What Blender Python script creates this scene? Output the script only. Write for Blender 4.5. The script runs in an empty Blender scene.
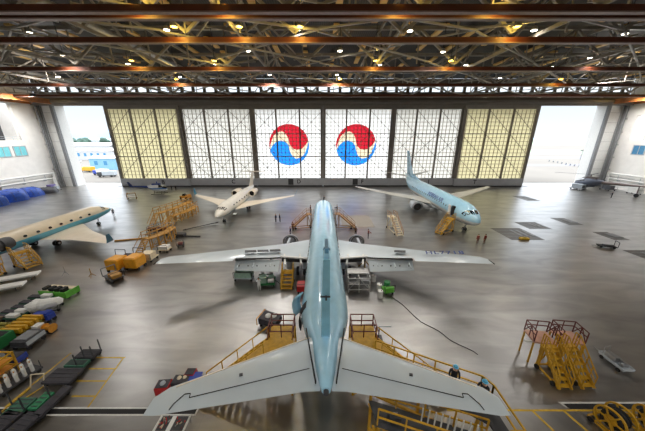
import bpy, bmesh, math, random
from math import sin, cos, tan, atan, pi, radians
from mathutils import Vector, Matrix, Euler
random.seed(7)
SC = bpy.context.scene
COL = SC.collection
CH = 16.8                      # camera height
TH = radians(17.6)             # camera pitch
F = 250.0

def P(px, py, h=0.0):
    """the point of height h seen at photo pixel px,py -> (X, Y)"""
    a = TH + atan((py - 215.5) / F)
    d = (CH - h) / tan(a)
    z = d * cos(TH) + (CH - h) * sin(TH)
    return ((px - 322.5) * z / F, d)

def PZ(px, py, d):
    """height seen at pixel row py at distance d"""
    a = TH + atan((py - 215.5) / F)
    h = CH - d * tan(a)
    z = d * cos(TH) + (CH - h) * sin(TH)
    return ((px - 322.5) * z / F, h)

# ------------------------------------------------------------------ materials
def lin(c):
    c = c / 255.0
    return c / 12.92 if c <= 0.04045 else ((c + 0.055) / 1.055) ** 2.4
def rgb(t): return (lin(t[0]), lin(t[1]), lin(t[2]), 1)
MATS = {}
def mat(name, c, rough=0.5, metal=0.0, var=0.12, scale=3.0, bump=0.0, coat=0.0):
    if name in MATS: return MATS[name]
    m = bpy.data.materials.new(name); m.use_nodes = True
    n = m.node_tree.nodes; L = m.node_tree.links
    b = n['Principled BSDF']; c = rgb(c)
    b.inputs['Roughness'].default_value = rough
    b.inputs['Metallic'].default_value = metal
    if coat: b.inputs['Coat Weight'].default_value = coat
    tc = n.new('ShaderNodeTexCoord'); nz = n.new('ShaderNodeTexNoise')
    nz.inputs['Scale'].default_value = scale; nz.inputs['Detail'].default_value = 4
    L.new(tc.outputs['Object'], nz.inputs['Vector'])
    r = n.new('ShaderNodeValToRGB')
    r.color_ramp.elements[0].position = .3; r.color_ramp.elements[1].position = .7
    r.color_ramp.elements[0].color = [x * (1 - var) for x in c[:3]] + [1]
    r.color_ramp.elements[1].color = [min(1, x * (1 + var)) for x in c[:3]] + [1]
    L.new(nz.outputs['Fac'], r.inputs['Fac']); L.new(r.outputs['Color'], b.inputs['Base Color'])
    if bump:
        bp = n.new('ShaderNodeBump'); bp.inputs['Strength'].default_value = bump
        L.new(nz.outputs['Fac'], bp.inputs['Height']); L.new(bp.outputs['Normal'], b.inputs['Normal'])
    MATS[name] = m
    return m

def mat_bands(name, bands, axis='Z', rough=0.3, lo=0.0, hi=8.0, coat=.3):
    """paint scheme: constant colour bands along an object axis. bands: [(from, rgb)]"""
    m = bpy.data.materials.new(name); m.use_nodes = True
    n = m.node_tree.nodes; L = m.node_tree.links; b = n['Principled BSDF']
    b.inputs['Roughness'].default_value = rough; b.inputs['Coat Weight'].default_value = coat
    tc = n.new('ShaderNodeTexCoord'); sp = n.new('ShaderNodeSeparateXYZ')
    L.new(tc.outputs['Object'], sp.inputs[0])
    mr = n.new('ShaderNodeMapRange'); mr.inputs['From Min'].default_value = lo; mr.inputs['From Max'].default_value = hi
    L.new(sp.outputs[axis], mr.inputs['Value'])
    cr = n.new('ShaderNodeValToRGB'); cr.color_ramp.interpolation = 'CONSTANT'
    e = cr.color_ramp.elements
    e[0].position = 0; e[0].color = rgb(bands[0][1]); e[1].position = (bands[1][0] - lo) / (hi - lo); e[1].color = rgb(bands[1][1])
    for z, c in bands[2:]:
        k = e.new((z - lo) / (hi - lo)); k.color = rgb(c)
    L.new(mr.outputs['Result'], cr.inputs['Fac'])
    nz = n.new('ShaderNodeTexNoise'); nz.inputs['Scale'].default_value = 1.3; nz.inputs['Detail'].default_value = 5
    L.new(tc.outputs['Object'], nz.inputs['Vector'])
    mx = n.new('ShaderNodeMixRGB'); mx.blend_type = 'MULTIPLY'; mx.inputs['Fac'].default_value = .25
    L.new(cr.outputs['Color'], mx.inputs['Color1']); L.new(nz.outputs['Fac'], mx.inputs['Color2'])
    L.new(mx.outputs['Color'], b.inputs['Base Color'])
    return m

def mat_trans(name, c, t=.85):
    m = bpy.data.materials.new(name); m.use_nodes = True
    n = m.node_tree.nodes; L = m.node_tree.links
    n.remove(n['Principled BSDF']); out = n['Material Output']
    tr = n.new('ShaderNodeBsdfTranslucent'); di = n.new('ShaderNodeBsdfDiffuse'); mx = n.new('ShaderNodeMixShader')
    tc = n.new('ShaderNodeTexCoord'); nz = n.new('ShaderNodeTexNoise'); nz.inputs['Scale'].default_value = .8
    L.new(tc.outputs['Object'], nz.inputs['Vector'])
    r = n.new('ShaderNodeValToRGB'); c = rgb(c)
    r.color_ramp.elements[0].color = [x * .9 for x in c[:3]] + [1]; r.color_ramp.elements[1].color = c
    L.new(nz.outputs['Fac'], r.inputs['Fac'])
    L.new(r.outputs['Color'], tr.inputs['Color']); L.new(r.outputs['Color'], di.inputs['Color'])
    mx.inputs['Fac'].default_value = t
    L.new(di.outputs[0], mx.inputs[1]); L.new(tr.outputs[0], mx.inputs[2]); L.new(mx.outputs[0], out.inputs['Surface'])
    return m

def mat_emit(name, c, s):
    m = bpy.data.materials.new(name); m.use_nodes = True
    b = m.node_tree.nodes['Principled BSDF']
    b.inputs['Base Color'].default_value = rgb(c); b.inputs['Emission Color'].default_value = rgb(c)
    b.inputs['Emission Strength'].default_value = s
    return m

def mat_floor():
    m = bpy.data.materials.new('hangar_concrete'); m.use_nodes = True
    n = m.node_tree.nodes; L = m.node_tree.links; b = n['Principled BSDF']
    tc = n.new('ShaderNodeTexCoord')
    def noise(s, d, dist=0):
        z = n.new('ShaderNodeTexNoise'); z.inputs['Scale'].default_value = s; z.inputs['Detail'].default_value = d
        z.inputs['Distortion'].default_value = dist; L.new(tc.outputs['Object'], z.inputs['Vector']); return z
    n1 = noise(.09, 8, .4); n2 = noise(.6, 9, .0); n3 = noise(7, 5)
    r1 = n.new('ShaderNodeValToRGB'); r1.color_ramp.elements[0].position = .3; r1.color_ramp.elements[1].position = .7
    r1.color_ramp.elements[0].color = rgb((56, 52, 45)); r1.color_ramp.elements[1].color = rgb((86, 80, 70))
    L.new(n1.outputs['Fac'], r1.inputs['Fac'])
    r2 = n.new('ShaderNodeValToRGB'); r2.color_ramp.elements[0].position = .2; r2.color_ramp.elements[1].position = .8
    r2.color_ramp.elements[0].color = (.62, .62, .62, 1); r2.color_ramp.elements[1].color = (1.3, 1.28, 1.25, 1)
    L.new(n2.outputs['Fac'], r2.inputs['Fac'])
    mu = n.new('ShaderNodeMixRGB'); mu.blend_type = 'MULTIPLY'; mu.inputs['Fac'].default_value = 1
    L.new(r1.outputs['Color'], mu.inputs['Color1']); L.new(r2.outputs['Color'], mu.inputs['Color2'])
    mp = n.new('ShaderNodeMapping'); mp.inputs['Rotation'].default_value = (0, 0, radians(35)); mp.inputs['Scale'].default_value = (.22, .75, 1)
    L.new(tc.outputs['Object'], mp.inputs['Vector']); n4 = noise(.8, 10, .8); L.new(mp.outputs['Vector'], n4.inputs['Vector'])
    cw = n.new('ShaderNodeMapRange'); cw.inputs['From Min'].default_value = .32; cw.inputs['From Max'].default_value = .66; cw.inputs['To Min'].default_value = .68; cw.inputs['To Max'].default_value = 1.0
    L.new(n4.outputs['Fac'], cw.inputs['Value']); L.new(cw.outputs['Result'], b.inputs['Coat Weight'])
    # slab joints
    br = n.new('ShaderNodeTexBrick'); br.offset = 0; br.inputs['Scale'].default_value = 1
    br.inputs['Brick Width'].default_value = 7.5; br.inputs['Row Height'].default_value = 7.5
    br.inputs['Mortar Size'].default_value = .035; br.inputs['Mortar Smooth'].default_value = .3
    br.inputs['Color1'].default_value = (1, 1, 1, 1); br.inputs['Color2'].default_value = (.94, .94, .94, 1); br.inputs['Mortar'].default_value = (.6, .6, .6, 1)
    L.new(tc.outputs['Object'], br.inputs['Vector'])
    m2 = n.new('ShaderNodeMixRGB'); m2.blend_type = 'MULTIPLY'; m2.inputs['Fac'].default_value = .8
    st4 = n.new('ShaderNodeMixRGB'); st4.blend_type = 'MULTIPLY'; st4.inputs['Fac'].default_value = .8
    r4 = n.new('ShaderNodeValToRGB'); r4.color_ramp.elements[0].position = .34; r4.color_ramp.elements[1].position = .64
    r4.color_ramp.elements[0].color = (.6, .6, .62, 1); r4.color_ramp.elements[1].color = (1.45, 1.42, 1.35, 1)
    L.new(n4.outputs['Fac'], r4.inputs['Fac']); L.new(mu.outputs['Color'], st4.inputs['Color1']); L.new(r4.outputs['Color'], st4.inputs['Color2'])
    L.new(st4.outputs['Color'], m2.inputs['Color1']); L.new(br.outputs['Color'], m2.inputs['Color2'])
    L.new(m2.outputs['Color'], b.inputs['Base Color'])
    rr = n.new('ShaderNodeMapRange'); rr.inputs['To Min'].default_value = FL_R0; rr.inputs['To Max'].default_value = FL_R1
    rr.inputs['From Min'].default_value = .3; rr.inputs['From Max'].default_value = .7
    L.new(n2.outputs['Fac'], rr.inputs['Value']); L.new(rr.outputs['Result'], b.inputs['Roughness'])
    b.inputs['Specular IOR Level'].default_value = .6; b.inputs['Coat Weight'].default_value = 1; b.inputs['Coat Roughness'].default_value = .33; b.inputs['Coat IOR'].default_value = 3.3
    bp = n.new('ShaderNodeBump'); bp.inputs['Strength'].default_value = .02
    L.new(n3.outputs['Fac'], bp.inputs['Height']); L.new(bp.outputs['Normal'], b.inputs['Normal'])
    return m
FL_R0, FL_R1 = .28, .4

def mat_deck(name, c1, c2, sc):
    m = bpy.data.materials.new(name); m.use_nodes = True
    n = m.node_tree.nodes; L = m.node_tree.links; b = n['Principled BSDF']
    tc = n.new('ShaderNodeTexCoord'); w = n.new('ShaderNodeTexWave'); w.inputs['Scale'].default_value = sc
    w.inputs['Distortion'].default_value = 0.3
    L.new(tc.outputs['Object'], w.inputs['Vector'])
    r = n.new('ShaderNodeValToRGB'); r.color_ramp.elements[0].color = rgb(c1); r.color_ramp.elements[1].color = rgb(c2)
    L.new(w.outputs['Fac'], r.inputs['Fac']); L.new(r.outputs['Color'], b.inputs['Base Color'])
    b.inputs['Roughness'].default_value = .7
    return m

# ------------------------------------------------------------------ mesh builder
class MB:
    def __init__(s): s.v = []; s.f = []; s.mi = []; s.cur = 0
    def add(s, vs, fs):
        o = len(s.v); s.v += [tuple(v) for v in vs]
        for f in fs: s.f.append([i + o for i in f]); s.mi.append(s.cur)
        return s
    def box(s, x0, y0, z0, x1, y1, z1, M=None):
        vs = [Vector(p) for p in ((x0,y0,z0),(x1,y0,z0),(x1,y1,z0),(x0,y1,z0),(x0,y0,z1),(x1,y0,z1),(x1,y1,z1),(x0,y1,z1))]
        if M: vs = [M @ v for v in vs]
        return s.add(vs, [(0,3,2,1),(4,5,6,7),(0,1,5,4),(1,2,6,5),(2,3,7,6),(3,0,4,7)])
    def cb(s, c, sz, M=None):
        return s.box(c[0]-sz[0]/2, c[1]-sz[1]/2, c[2]-sz[2]/2, c[0]+sz[0]/2, c[1]+sz[1]/2, c[2]+sz[2]/2, M)
    def bar(s, p, q, w, h=None):
        h = h or w; p = Vector(p); q = Vector(q); d = (q - p)
        if d.length < 1e-6: return s
        d.normalize(); up = Vector((0, 0, 1)) if abs(d.z) < .95 else Vector((0, 1, 0))
        a = d.cross(up).normalized(); b = a.cross(d)
        vs = [e + a * (i * w / 2) + b * (j * h / 2) for e in (p, q) for i, j in ((-1,-1),(1,-1),(1,1),(-1,1))]
        return s.add(vs, [(0,3,2,1),(4,5,6,7),(0,1,5,4),(1,2,6,5),(2,3,7,6),(3,0,4,7)])
    def tube(s, p, q, r, n=8, r2=None):
        p = Vector(p); q = Vector(q); d = (q - p).normalized(); r2 = r if r2 is None else r2
        up = Vector((0, 0, 1)) if abs(d.z) < .95 else Vector((0, 1, 0))
        a = d.cross(up).normalized(); b = a.cross(d)
        vs = [e + (a * cos(2*pi*k/n) + b * sin(2*pi*k/n)) * rr for e, rr in ((p, r), (q, r2)) for k in range(n)]
        fs = [(k, (k+1) % n, n + (k+1) % n, n + k) for k in range(n)] + [list(range(n))[::-1], list(range(n, 2*n))]
        return s.add(vs, fs)
    def path(s, pts, r, n=6):
        for a, b in zip(pts[:-1], pts[1:]): s.tube(a, b, r, n)
        return s
    def loft(s, rings, cap=True, close=True):
        n = len(rings[0]); vs = [p for r in rings for p in r]; fs = []
        for i in range(len(rings) - 1):
            for k in range(n if close else n - 1):
                fs.append((i*n + k, i*n + (k+1) % n, (i+1)*n + (k+1) % n, (i+1)*n + k))
        if cap: fs.append(list(range(n))[::-1]); fs.append([(len(rings)-1)*n + k for k in range(n)])
        return s.add(vs, fs)
    def prism(s, poly, z0, z1):
        n = len(poly)
        return s.add([(x, y, z0) for x, y in poly] + [(x, y, z1) for x, y in poly],
                     [list(range(n))[::-1], list(range(n, 2*n))] + [(k, (k+1) % n, n + (k+1) % n, n + k) for k in range(n)])
    def wheel(s, c, r, w, ax='x', n=16):
        c = Vector(c); d = Vector((1,0,0)) if ax == 'x' else Vector((0,1,0))
        s.tube(c - d*w/2, c + d*w/2, r*.92, n); s.tube(c - d*w*.35, c + d*w*.35, r, n); return s
    def dome(s, c, r, rz=None, n=16, m=6):
        rz = rz or r; rings = []
        for j in range(m + 1):
            t = pi/2 * j / m; rr = max(r * cos(t), 1e-3)
            rings.append([(c[0] + rr*cos(2*pi*k/n), c[1] + rr*sin(2*pi*k/n), c[2] + rz*sin(t)) for k in range(n)])
        return s.loft(rings)
    def build(s, name, m=None, parent=None, smooth=False, bevel=0):
        me = bpy.data.meshes.new(name); me.from_pydata(s.v, [], s.f); me.update()
        ms = m if isinstance(m, (list, tuple)) else [m]
        for x in ms:
            if x: me.materials.append(x)
        if len(ms) > 1: me.polygons.foreach_set('material_index', s.mi)
        bm = bmesh.new(); bm.from_mesh(me); bmesh.ops.recalc_face_normals(bm, faces=bm.faces[:]); bm.to_mesh(me); bm.free()
        o = bpy.data.objects.new(name, me); COL.objects.link(o)
        if smooth:
            me.polygons.foreach_set('use_smooth', [True] * len(me.polygons))
            me.set_sharp_from_angle(angle=radians(40))
        if parent is not None: o.parent = parent
        if bevel:
            b = o.modifiers.new('bevel', 'BEVEL'); b.width = bevel; b.segments = 2; b.limit_method = 'ANGLE'
        return o

def tag(o, label, cat, group=None, kind=None):
    o['label'] = label; o['category'] = cat
    if group: o['group'] = group
    if kind: o['kind'] = kind
    return o
def thing(name, label, cat, loc=(0,0,0), rz=0, group=None):
    o = bpy.data.objects.new(name, None); COL.objects.link(o); o.empty_display_size = .3
    o.location = loc; o.rotation_euler = (0, 0, rz)
    return tag(o, label, cat, group)
def struct(name, mb, m, parent=None):
    o = mb.build(name, m, parent)
    if parent is None: o['kind'] = 'structure'
    return o
def kids(o): return [c for c in list(COL.objects) if c.parent == o]
def dup(root, loc, rz, label, group=None):
    def cp(o, par):
        c = o.copy(); COL.objects.link(c); c.parent = par
        for g in KID.get(o.name, ()): cp(g, c)
        return c
    KID.clear()
    for o in COL.objects:
        if o.parent: KID.setdefault(o.parent.name, []).append(o)
    r = cp(root, None); r.location = loc; r.rotation_euler = (0, 0, rz); r['label'] = label
    if group: r['group'] = group
    return r
KID = {}
def text(s, size, m, parent, loc, rot, name='lettering', ext=.01, space=1.0):
    cu = bpy.data.curves.new(name, 'FONT'); cu.body = s; cu.size = size; cu.extrude = ext; cu.align_x = 'CENTER'; cu.align_y = 'CENTER'
    cu.space_character = space; cu.offset = .012 * size
    t = bpy.data.objects.new('tmp', cu); COL.objects.link(t)
    me = bpy.data.meshes.new_from_object(t.evaluated_get(bpy.context.evaluated_depsgraph_get())); me.name = name
    bpy.data.objects.remove(t)
    me.materials.clear(); me.materials.append(m)
    o = bpy.data.objects.new(name, me); COL.objects.link(o); o.parent = parent; o.location = loc; o.rotation_euler = rot
    return o

# palette
M_yel = mat('yellow_paint', (196, 150, 34), .45, 0, .18, 4)
M_gold = mat('worn_gold_paint', (178, 132, 58), .55, 0, .25, 3)
M_cream = mat('cream_paint', (214, 200, 170), .5)
M_white = mat('white_paint', (226, 226, 222), .4, 0, .05)
M_offw = mat('off_white_panel', (234, 232, 228), .55, 0, .05, .6)
M_lgrey = mat('light_grey_paint', (176, 184, 190), .35, 0, .06, 1.5)
M_wing = mat('aircraft_grey_skin', (196, 206, 211), .32, .1, .05, .7, 0, .2)
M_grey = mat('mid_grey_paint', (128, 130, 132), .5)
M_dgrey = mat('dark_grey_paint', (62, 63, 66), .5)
M_black = mat('black_rubber', (24, 24, 25), .7)
M_dark = mat('dark_cavity', (30, 30, 32), .8)
M_steel = mat('bare_steel', (168, 170, 172), .3, .8)
M_alu = mat('dull_aluminium', (190, 190, 188), .4, .6)
M_green = mat('green_paint', (40, 120, 66), .5)
M_lime = mat('lime_green_paint', (96, 176, 60), .45)
M_dgreen = mat('dark_green_mat', (58, 104, 84), .7, 0, .2)
M_blue = mat('blue_tarpaulin', (28, 74, 168), .45, 0, .25, 2, .3)
M_bluep = mat('blue_paint', (34, 62, 158), .4)
M_red = mat('red_paint', (176, 34, 34), .45)
M_maroon = mat('maroon_rail_paint', (96, 40, 36), .5)
M_orange = mat('orange_paint', (204, 138, 40), .5)
M_plat = mat('charcoal_platform_mat', (58, 56, 62), .7, 0, .25, 3)
M_steelbrown = mat('brown_primer_steel', (98, 48, 24), .55, 0, .2, .5)
M_steelgrey = mat('truss_grey_steel', (156, 150, 140), .5, .1, .2, .5)
M_sodtint = mat('sodium_tinted_steel', (168, 104, 48), .5, 0, .35, .8)  # orange sodium light is put into this girder colour
M_purlin = mat('lamp_tinted_purlin', (232, 192, 118), .6, 0, .1, .5)  # gold-cream carries the yellow lamp light on the purlins
M_glass = mat('dark_glass', (16, 20, 26), .08, 0, .1, 1, 0, .5)
M_tealw = mat('teal_paint', (44, 110, 140), .35)
M_concrete = mat('apron_concrete', (104, 99, 91), .8, 0, .08, .05)
M_skin = mat('skin', (206, 160, 130), .6)
M_lineY = mat('yellow_floor_paint', (196, 160, 48), .6, 0, .2, 4)
M_lineW = mat('white_floor_paint', (205, 205, 200), .6, 0, .1, 4)
M_darkfl = mat('steel_pit_cover', (84, 80, 75), .45, .1, .2, 1.5)
M_navy = mat('navy_lettering', (32, 60, 130), .4)
M_frame = mat('door_frame_steel', (140, 133, 124), .5, .1, .1, .5)
M_muntin = mat('door_muntin', (160, 146, 124), .6, 0, .1, 1)
M_kick = mat('door_kick_plate', (186, 188, 192), .45, .1, .06, .5)

# ------------------------------------------------------------------ camera and world
cam = bpy.data.cameras.new('camera'); co = bpy.data.objects.new('camera', cam); COL.objects.link(co)
co.location = (0, 0, CH); co.rotation_euler = (pi/2 - TH, 0, 0)
cam.sensor_width = 36; cam.lens = 36 * F / 645; cam.clip_end = 6000; cam.clip_start = .1
SC.camera = co
SC.view_settings.view_transform = 'Standard'; SC.view_settings.look = 'None'
SC.view_settings.gamma = 1; SC.view_settings.use_curve_mapping = False
SC.view_settings.exposure = 0.34
w = bpy.data.worlds.new('sky'); SC.world = w; w.use_nodes = True
wn = w.node_tree.nodes; wl = w.node_tree.links; bg = wn['Background']
tc = wn.new('ShaderNodeTexCoord'); sp = wn.new('ShaderNodeSeparateXYZ'); wl.new(tc.outputs['Generated'], sp.inputs[0])
cr = wn.new('ShaderNodeValToRGB'); wl.new(sp.outputs['Z'], cr.inputs['Fac'])
cr.color_ramp.elements[0].position = 0; cr.color_ramp.elements[0].color = rgb((226, 230, 232))
cr.color_ramp.elements[1].position = .12; cr.color_ramp.elements[1].color = rgb((204, 219, 236))
e3 = cr.color_ramp.elements.new(.3); e3.color = (2.2, 2.35, 2.5, 1)
e4 = cr.color_ramp.elements.new(.7); e4.color = (4.2, 4.4, 4.7, 1)
wl.new(cr.outputs['Color'], bg.inputs['Color']); bg.inputs['Strength'].default_value = 1.1

def point(loc, watts, c=(1, .93, .82), r=.5, parent=None, name='lamp_light'):
    l = bpy.data.lights.new(name, 'SPOT' if name == 'lamp_light' else 'POINT'); l.energy = watts; l.color = c; l.shadow_soft_size = r
    if name == 'lamp_light': l.spot_size = radians(150); l.spot_blend = 1.0
    o = bpy.data.objects.new(name, l); COL.objects.link(o); o.location = loc
    if parent: o.parent = parent
    return o

# ------------------------------------------------------------------ shell
XL, XR, YB, YF, HR = -92.0, 98.0, -22.0, 87.5, 34.0
struct('floor', MB().box(XL - 3, YB, -.4, XR + 3, YF + 6, 0), mat_floor())
struct('ground_apron', MB().box(-900, YF + 6, -.4, 900, 1500, -.02), M_concrete)
o = struct('ceiling', MB().box(XL, YB, HR, XR, YF, HR + .4), mat_deck('corrugated_roof_deck', (42, 40, 37), (66, 62, 56), .9))
struct('wall_back', MB().box(XL, YB - .5, 0, XR, YB, HR), M_offw)
# left wall with its upper recess
lw = MB(); lw.box(XL - .6, YB, 0, XL, YF, 15.6); lw.box(XL - .6, 80, 15.6, XL, YF, HR); lw.box(XL - .6, YB, 26, XL, 80, HR)
lw.box(XL - 4.6, YB, 15.2, XL - .6, 80, 15.6); lw.box(XL - 4.6, 79.6, 15.6, XL - .6, 80, 26)
struct('wall_left', lw, M_offw)
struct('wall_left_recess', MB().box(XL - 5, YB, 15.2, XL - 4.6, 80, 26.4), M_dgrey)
rw = MB(); rw.box(XR, YB, 0, XR + .6, YF, 15.6); rw.box(XR, 83.5, 15.6, XR + .6, YF, HR); rw.box(XR, YB, 23, XR + .6, 83.5, HR)
rw.box(XR + .6, YB, 15.2, XR + 4.6, 83.5, 15.6); rw.box(XR + .6, 83, 15.6, XR + 4.6, 83.5, 23)
struct('wall_right', rw, M_offw)
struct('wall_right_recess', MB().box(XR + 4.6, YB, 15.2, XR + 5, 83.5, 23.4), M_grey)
for sx, x, nm in ((1, XL - .25, 'left'), (-1, XR + .25, 'right')):
    r = MB()
    for y in [30 + 2*k for k in range(26)]: r.bar((x, y, 15.6), (x, y, 16.7), .07)
    for z in (16.2, 16.7): r.bar((x, 30, z), (x, 80, z), .08)
    struct('trim_railing_' + nm, r, M_lgrey)
    # columns in the recess
    c = MB()
    for y in (46, 60, 72): c.box(x - sx*2 - .4, y - .3, 15.6, x - sx*2 + .4, y + .3, 26 if sx > 0 else 23)
    struct('trim_column_' + nm, c, M_offw)
# wall windows
k = 1
for wx, side in ((XL, 1), (XR, -1)):
    for px, py in (((3, 152), (20, 151)) if side > 0 else ((639, 150),)):
        z = abs(wx) * F / abs(px - 322.5); d = (z - 4 * sin(TH)) / cos(TH); h = CH - d * tan(TH + atan((py - 215.5)/F))
        a = MB(); s2 = side
        a.box(wx - .02, d - 1.5, h - 1.3, wx + .08*s2, d + 1.5, h + 1.3)
        t = struct('window_%d' % k, a, mat('cyan_glazing', (120, 205, 215), .2) if side > 0 else mat('blue_glazing', (70, 130, 170), .2)); k += 1
        fr = MB()
        for (y0, z0, y1, z1) in ((-1.7,-1.5,1.7,-1.3),(-1.7,1.3,1.7,1.5),(-1.7,-1.5,-1.5,1.5),(1.5,-1.5,1.7,1.5),(-.06,-1.3,.06,1.3)):
            fr.box(wx - .02, d + y0, h + z0, wx + .16*s2, d + y1, h + z1)
        fr.build('window_frame', M_lgrey, t)
# pipes along walls
for nm, x, s in (('left', XL + .9, 1), ('right', XR - .9, -1)):
    q = thing('wall_pipework', 'white insulated pipes running along the %s side wall' % nm, 'pipes', (x, 84, 0))
    for hh, rr in ((4.9, .32), (3.3, .26)):
        m = MB(); m.tube((0, -70, hh), (0, 1 - (5-hh)*.3, hh), rr, 12); m.tube((0, 1 - (5-hh)*.3, hh), (0, 1 - (5-hh)*.3, .0), rr, 12)
        m.build('pipe', M_white, q, smooth=True)
    for y in range(-68, 0, 6): MB().box(-.9*s if s > 0 else .0, y, 2.7, .0 if s > 0 else .9, y + .15, 2.9).bar((0, y + .07, 2.8), (0, y + .07, 5.2), .1).build('bracket', M_lgrey, q)
    m = MB(); m.tube((0.1*s, 2.0, 0), (.1*s, 2.0, 26), .3, 10); m.tube((1.0*s, 2.6, 0), (1.0*s, 2.6, 26), .18, 10)
    for z in range(2, 26, 4): m.box(-1*s if s > 0 else -.2, 1.9, z, .2 if s > 0 else 1, 2.1, z + .15)
    m.build('downpipe', M_grey, q, smooth=True)
# front wall: lintel, piers, clerestory
M_lint = mat('lintel_steel', (128, 122, 114), .5, .1, .1, .4)
fw = MB(); fw.box(XL, YF + .2, 26.6, XR, YF + 3.2, 30.2); fw.box(XL, YF + .2, 32.4, XR, YF + 1, HR)
x = XL
while x < XR: fw.box(x, YF + .2, 30.2, x + .8, YF + 1, 32.4); x += 3.6
struct('wall_front', fw, mat('front_wall_cladding', (96, 88, 78), .6))
struct('window_clerestory', MB().box(XL, YF + .7, 30.2, XR, YF + .8, 32.4), mat_trans('clerestory_sheet', (245, 248, 250), .9))
tr = MB(); tr.box(XL, YF - 3.2, 26.7, XR, YF - 2.6, 27.4); tr.box(XL, YF - 2.4, 26.5, XR, YF + .2, 26.75)
for k2 in range(3): tr.box(XL, YF - 2.0 + k2*.9, 26.1, XR, YF - 1.85 + k2*.9, 26.6)
struct('trim_door_track', tr, M_lint)
struct('trim_door_sill', MB().box(-71.5, YF - 2.2, 0, 71.8, YF + 1.2, .03), mat('steel_rail_strip', (90, 88, 86), .4, .5))
for nm, x0, x1 in (('left', XL, -86.4), ('right', 91.6, XR)):
    a = MB(); a.box(x0, YF - .3, 0, x1, YF + 3.0, 26.6)
    t = struct('wall_front_pier_' + nm, a, M_white)
    e = MB()
    for xx in (x0 + (.1 if nm == 'left' else 0), x1 - .9 + (0 if nm == 'left' else -.1)): e.box(xx, YF - .9, 0, xx + .9, YF - .2, 26.5)
    for z in range(3, 26, 3): e.box(x0, YF - .34, z, x1, YF - .28, z + .06)
    e.build('pier_edge_channel', M_grey, t)

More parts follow.
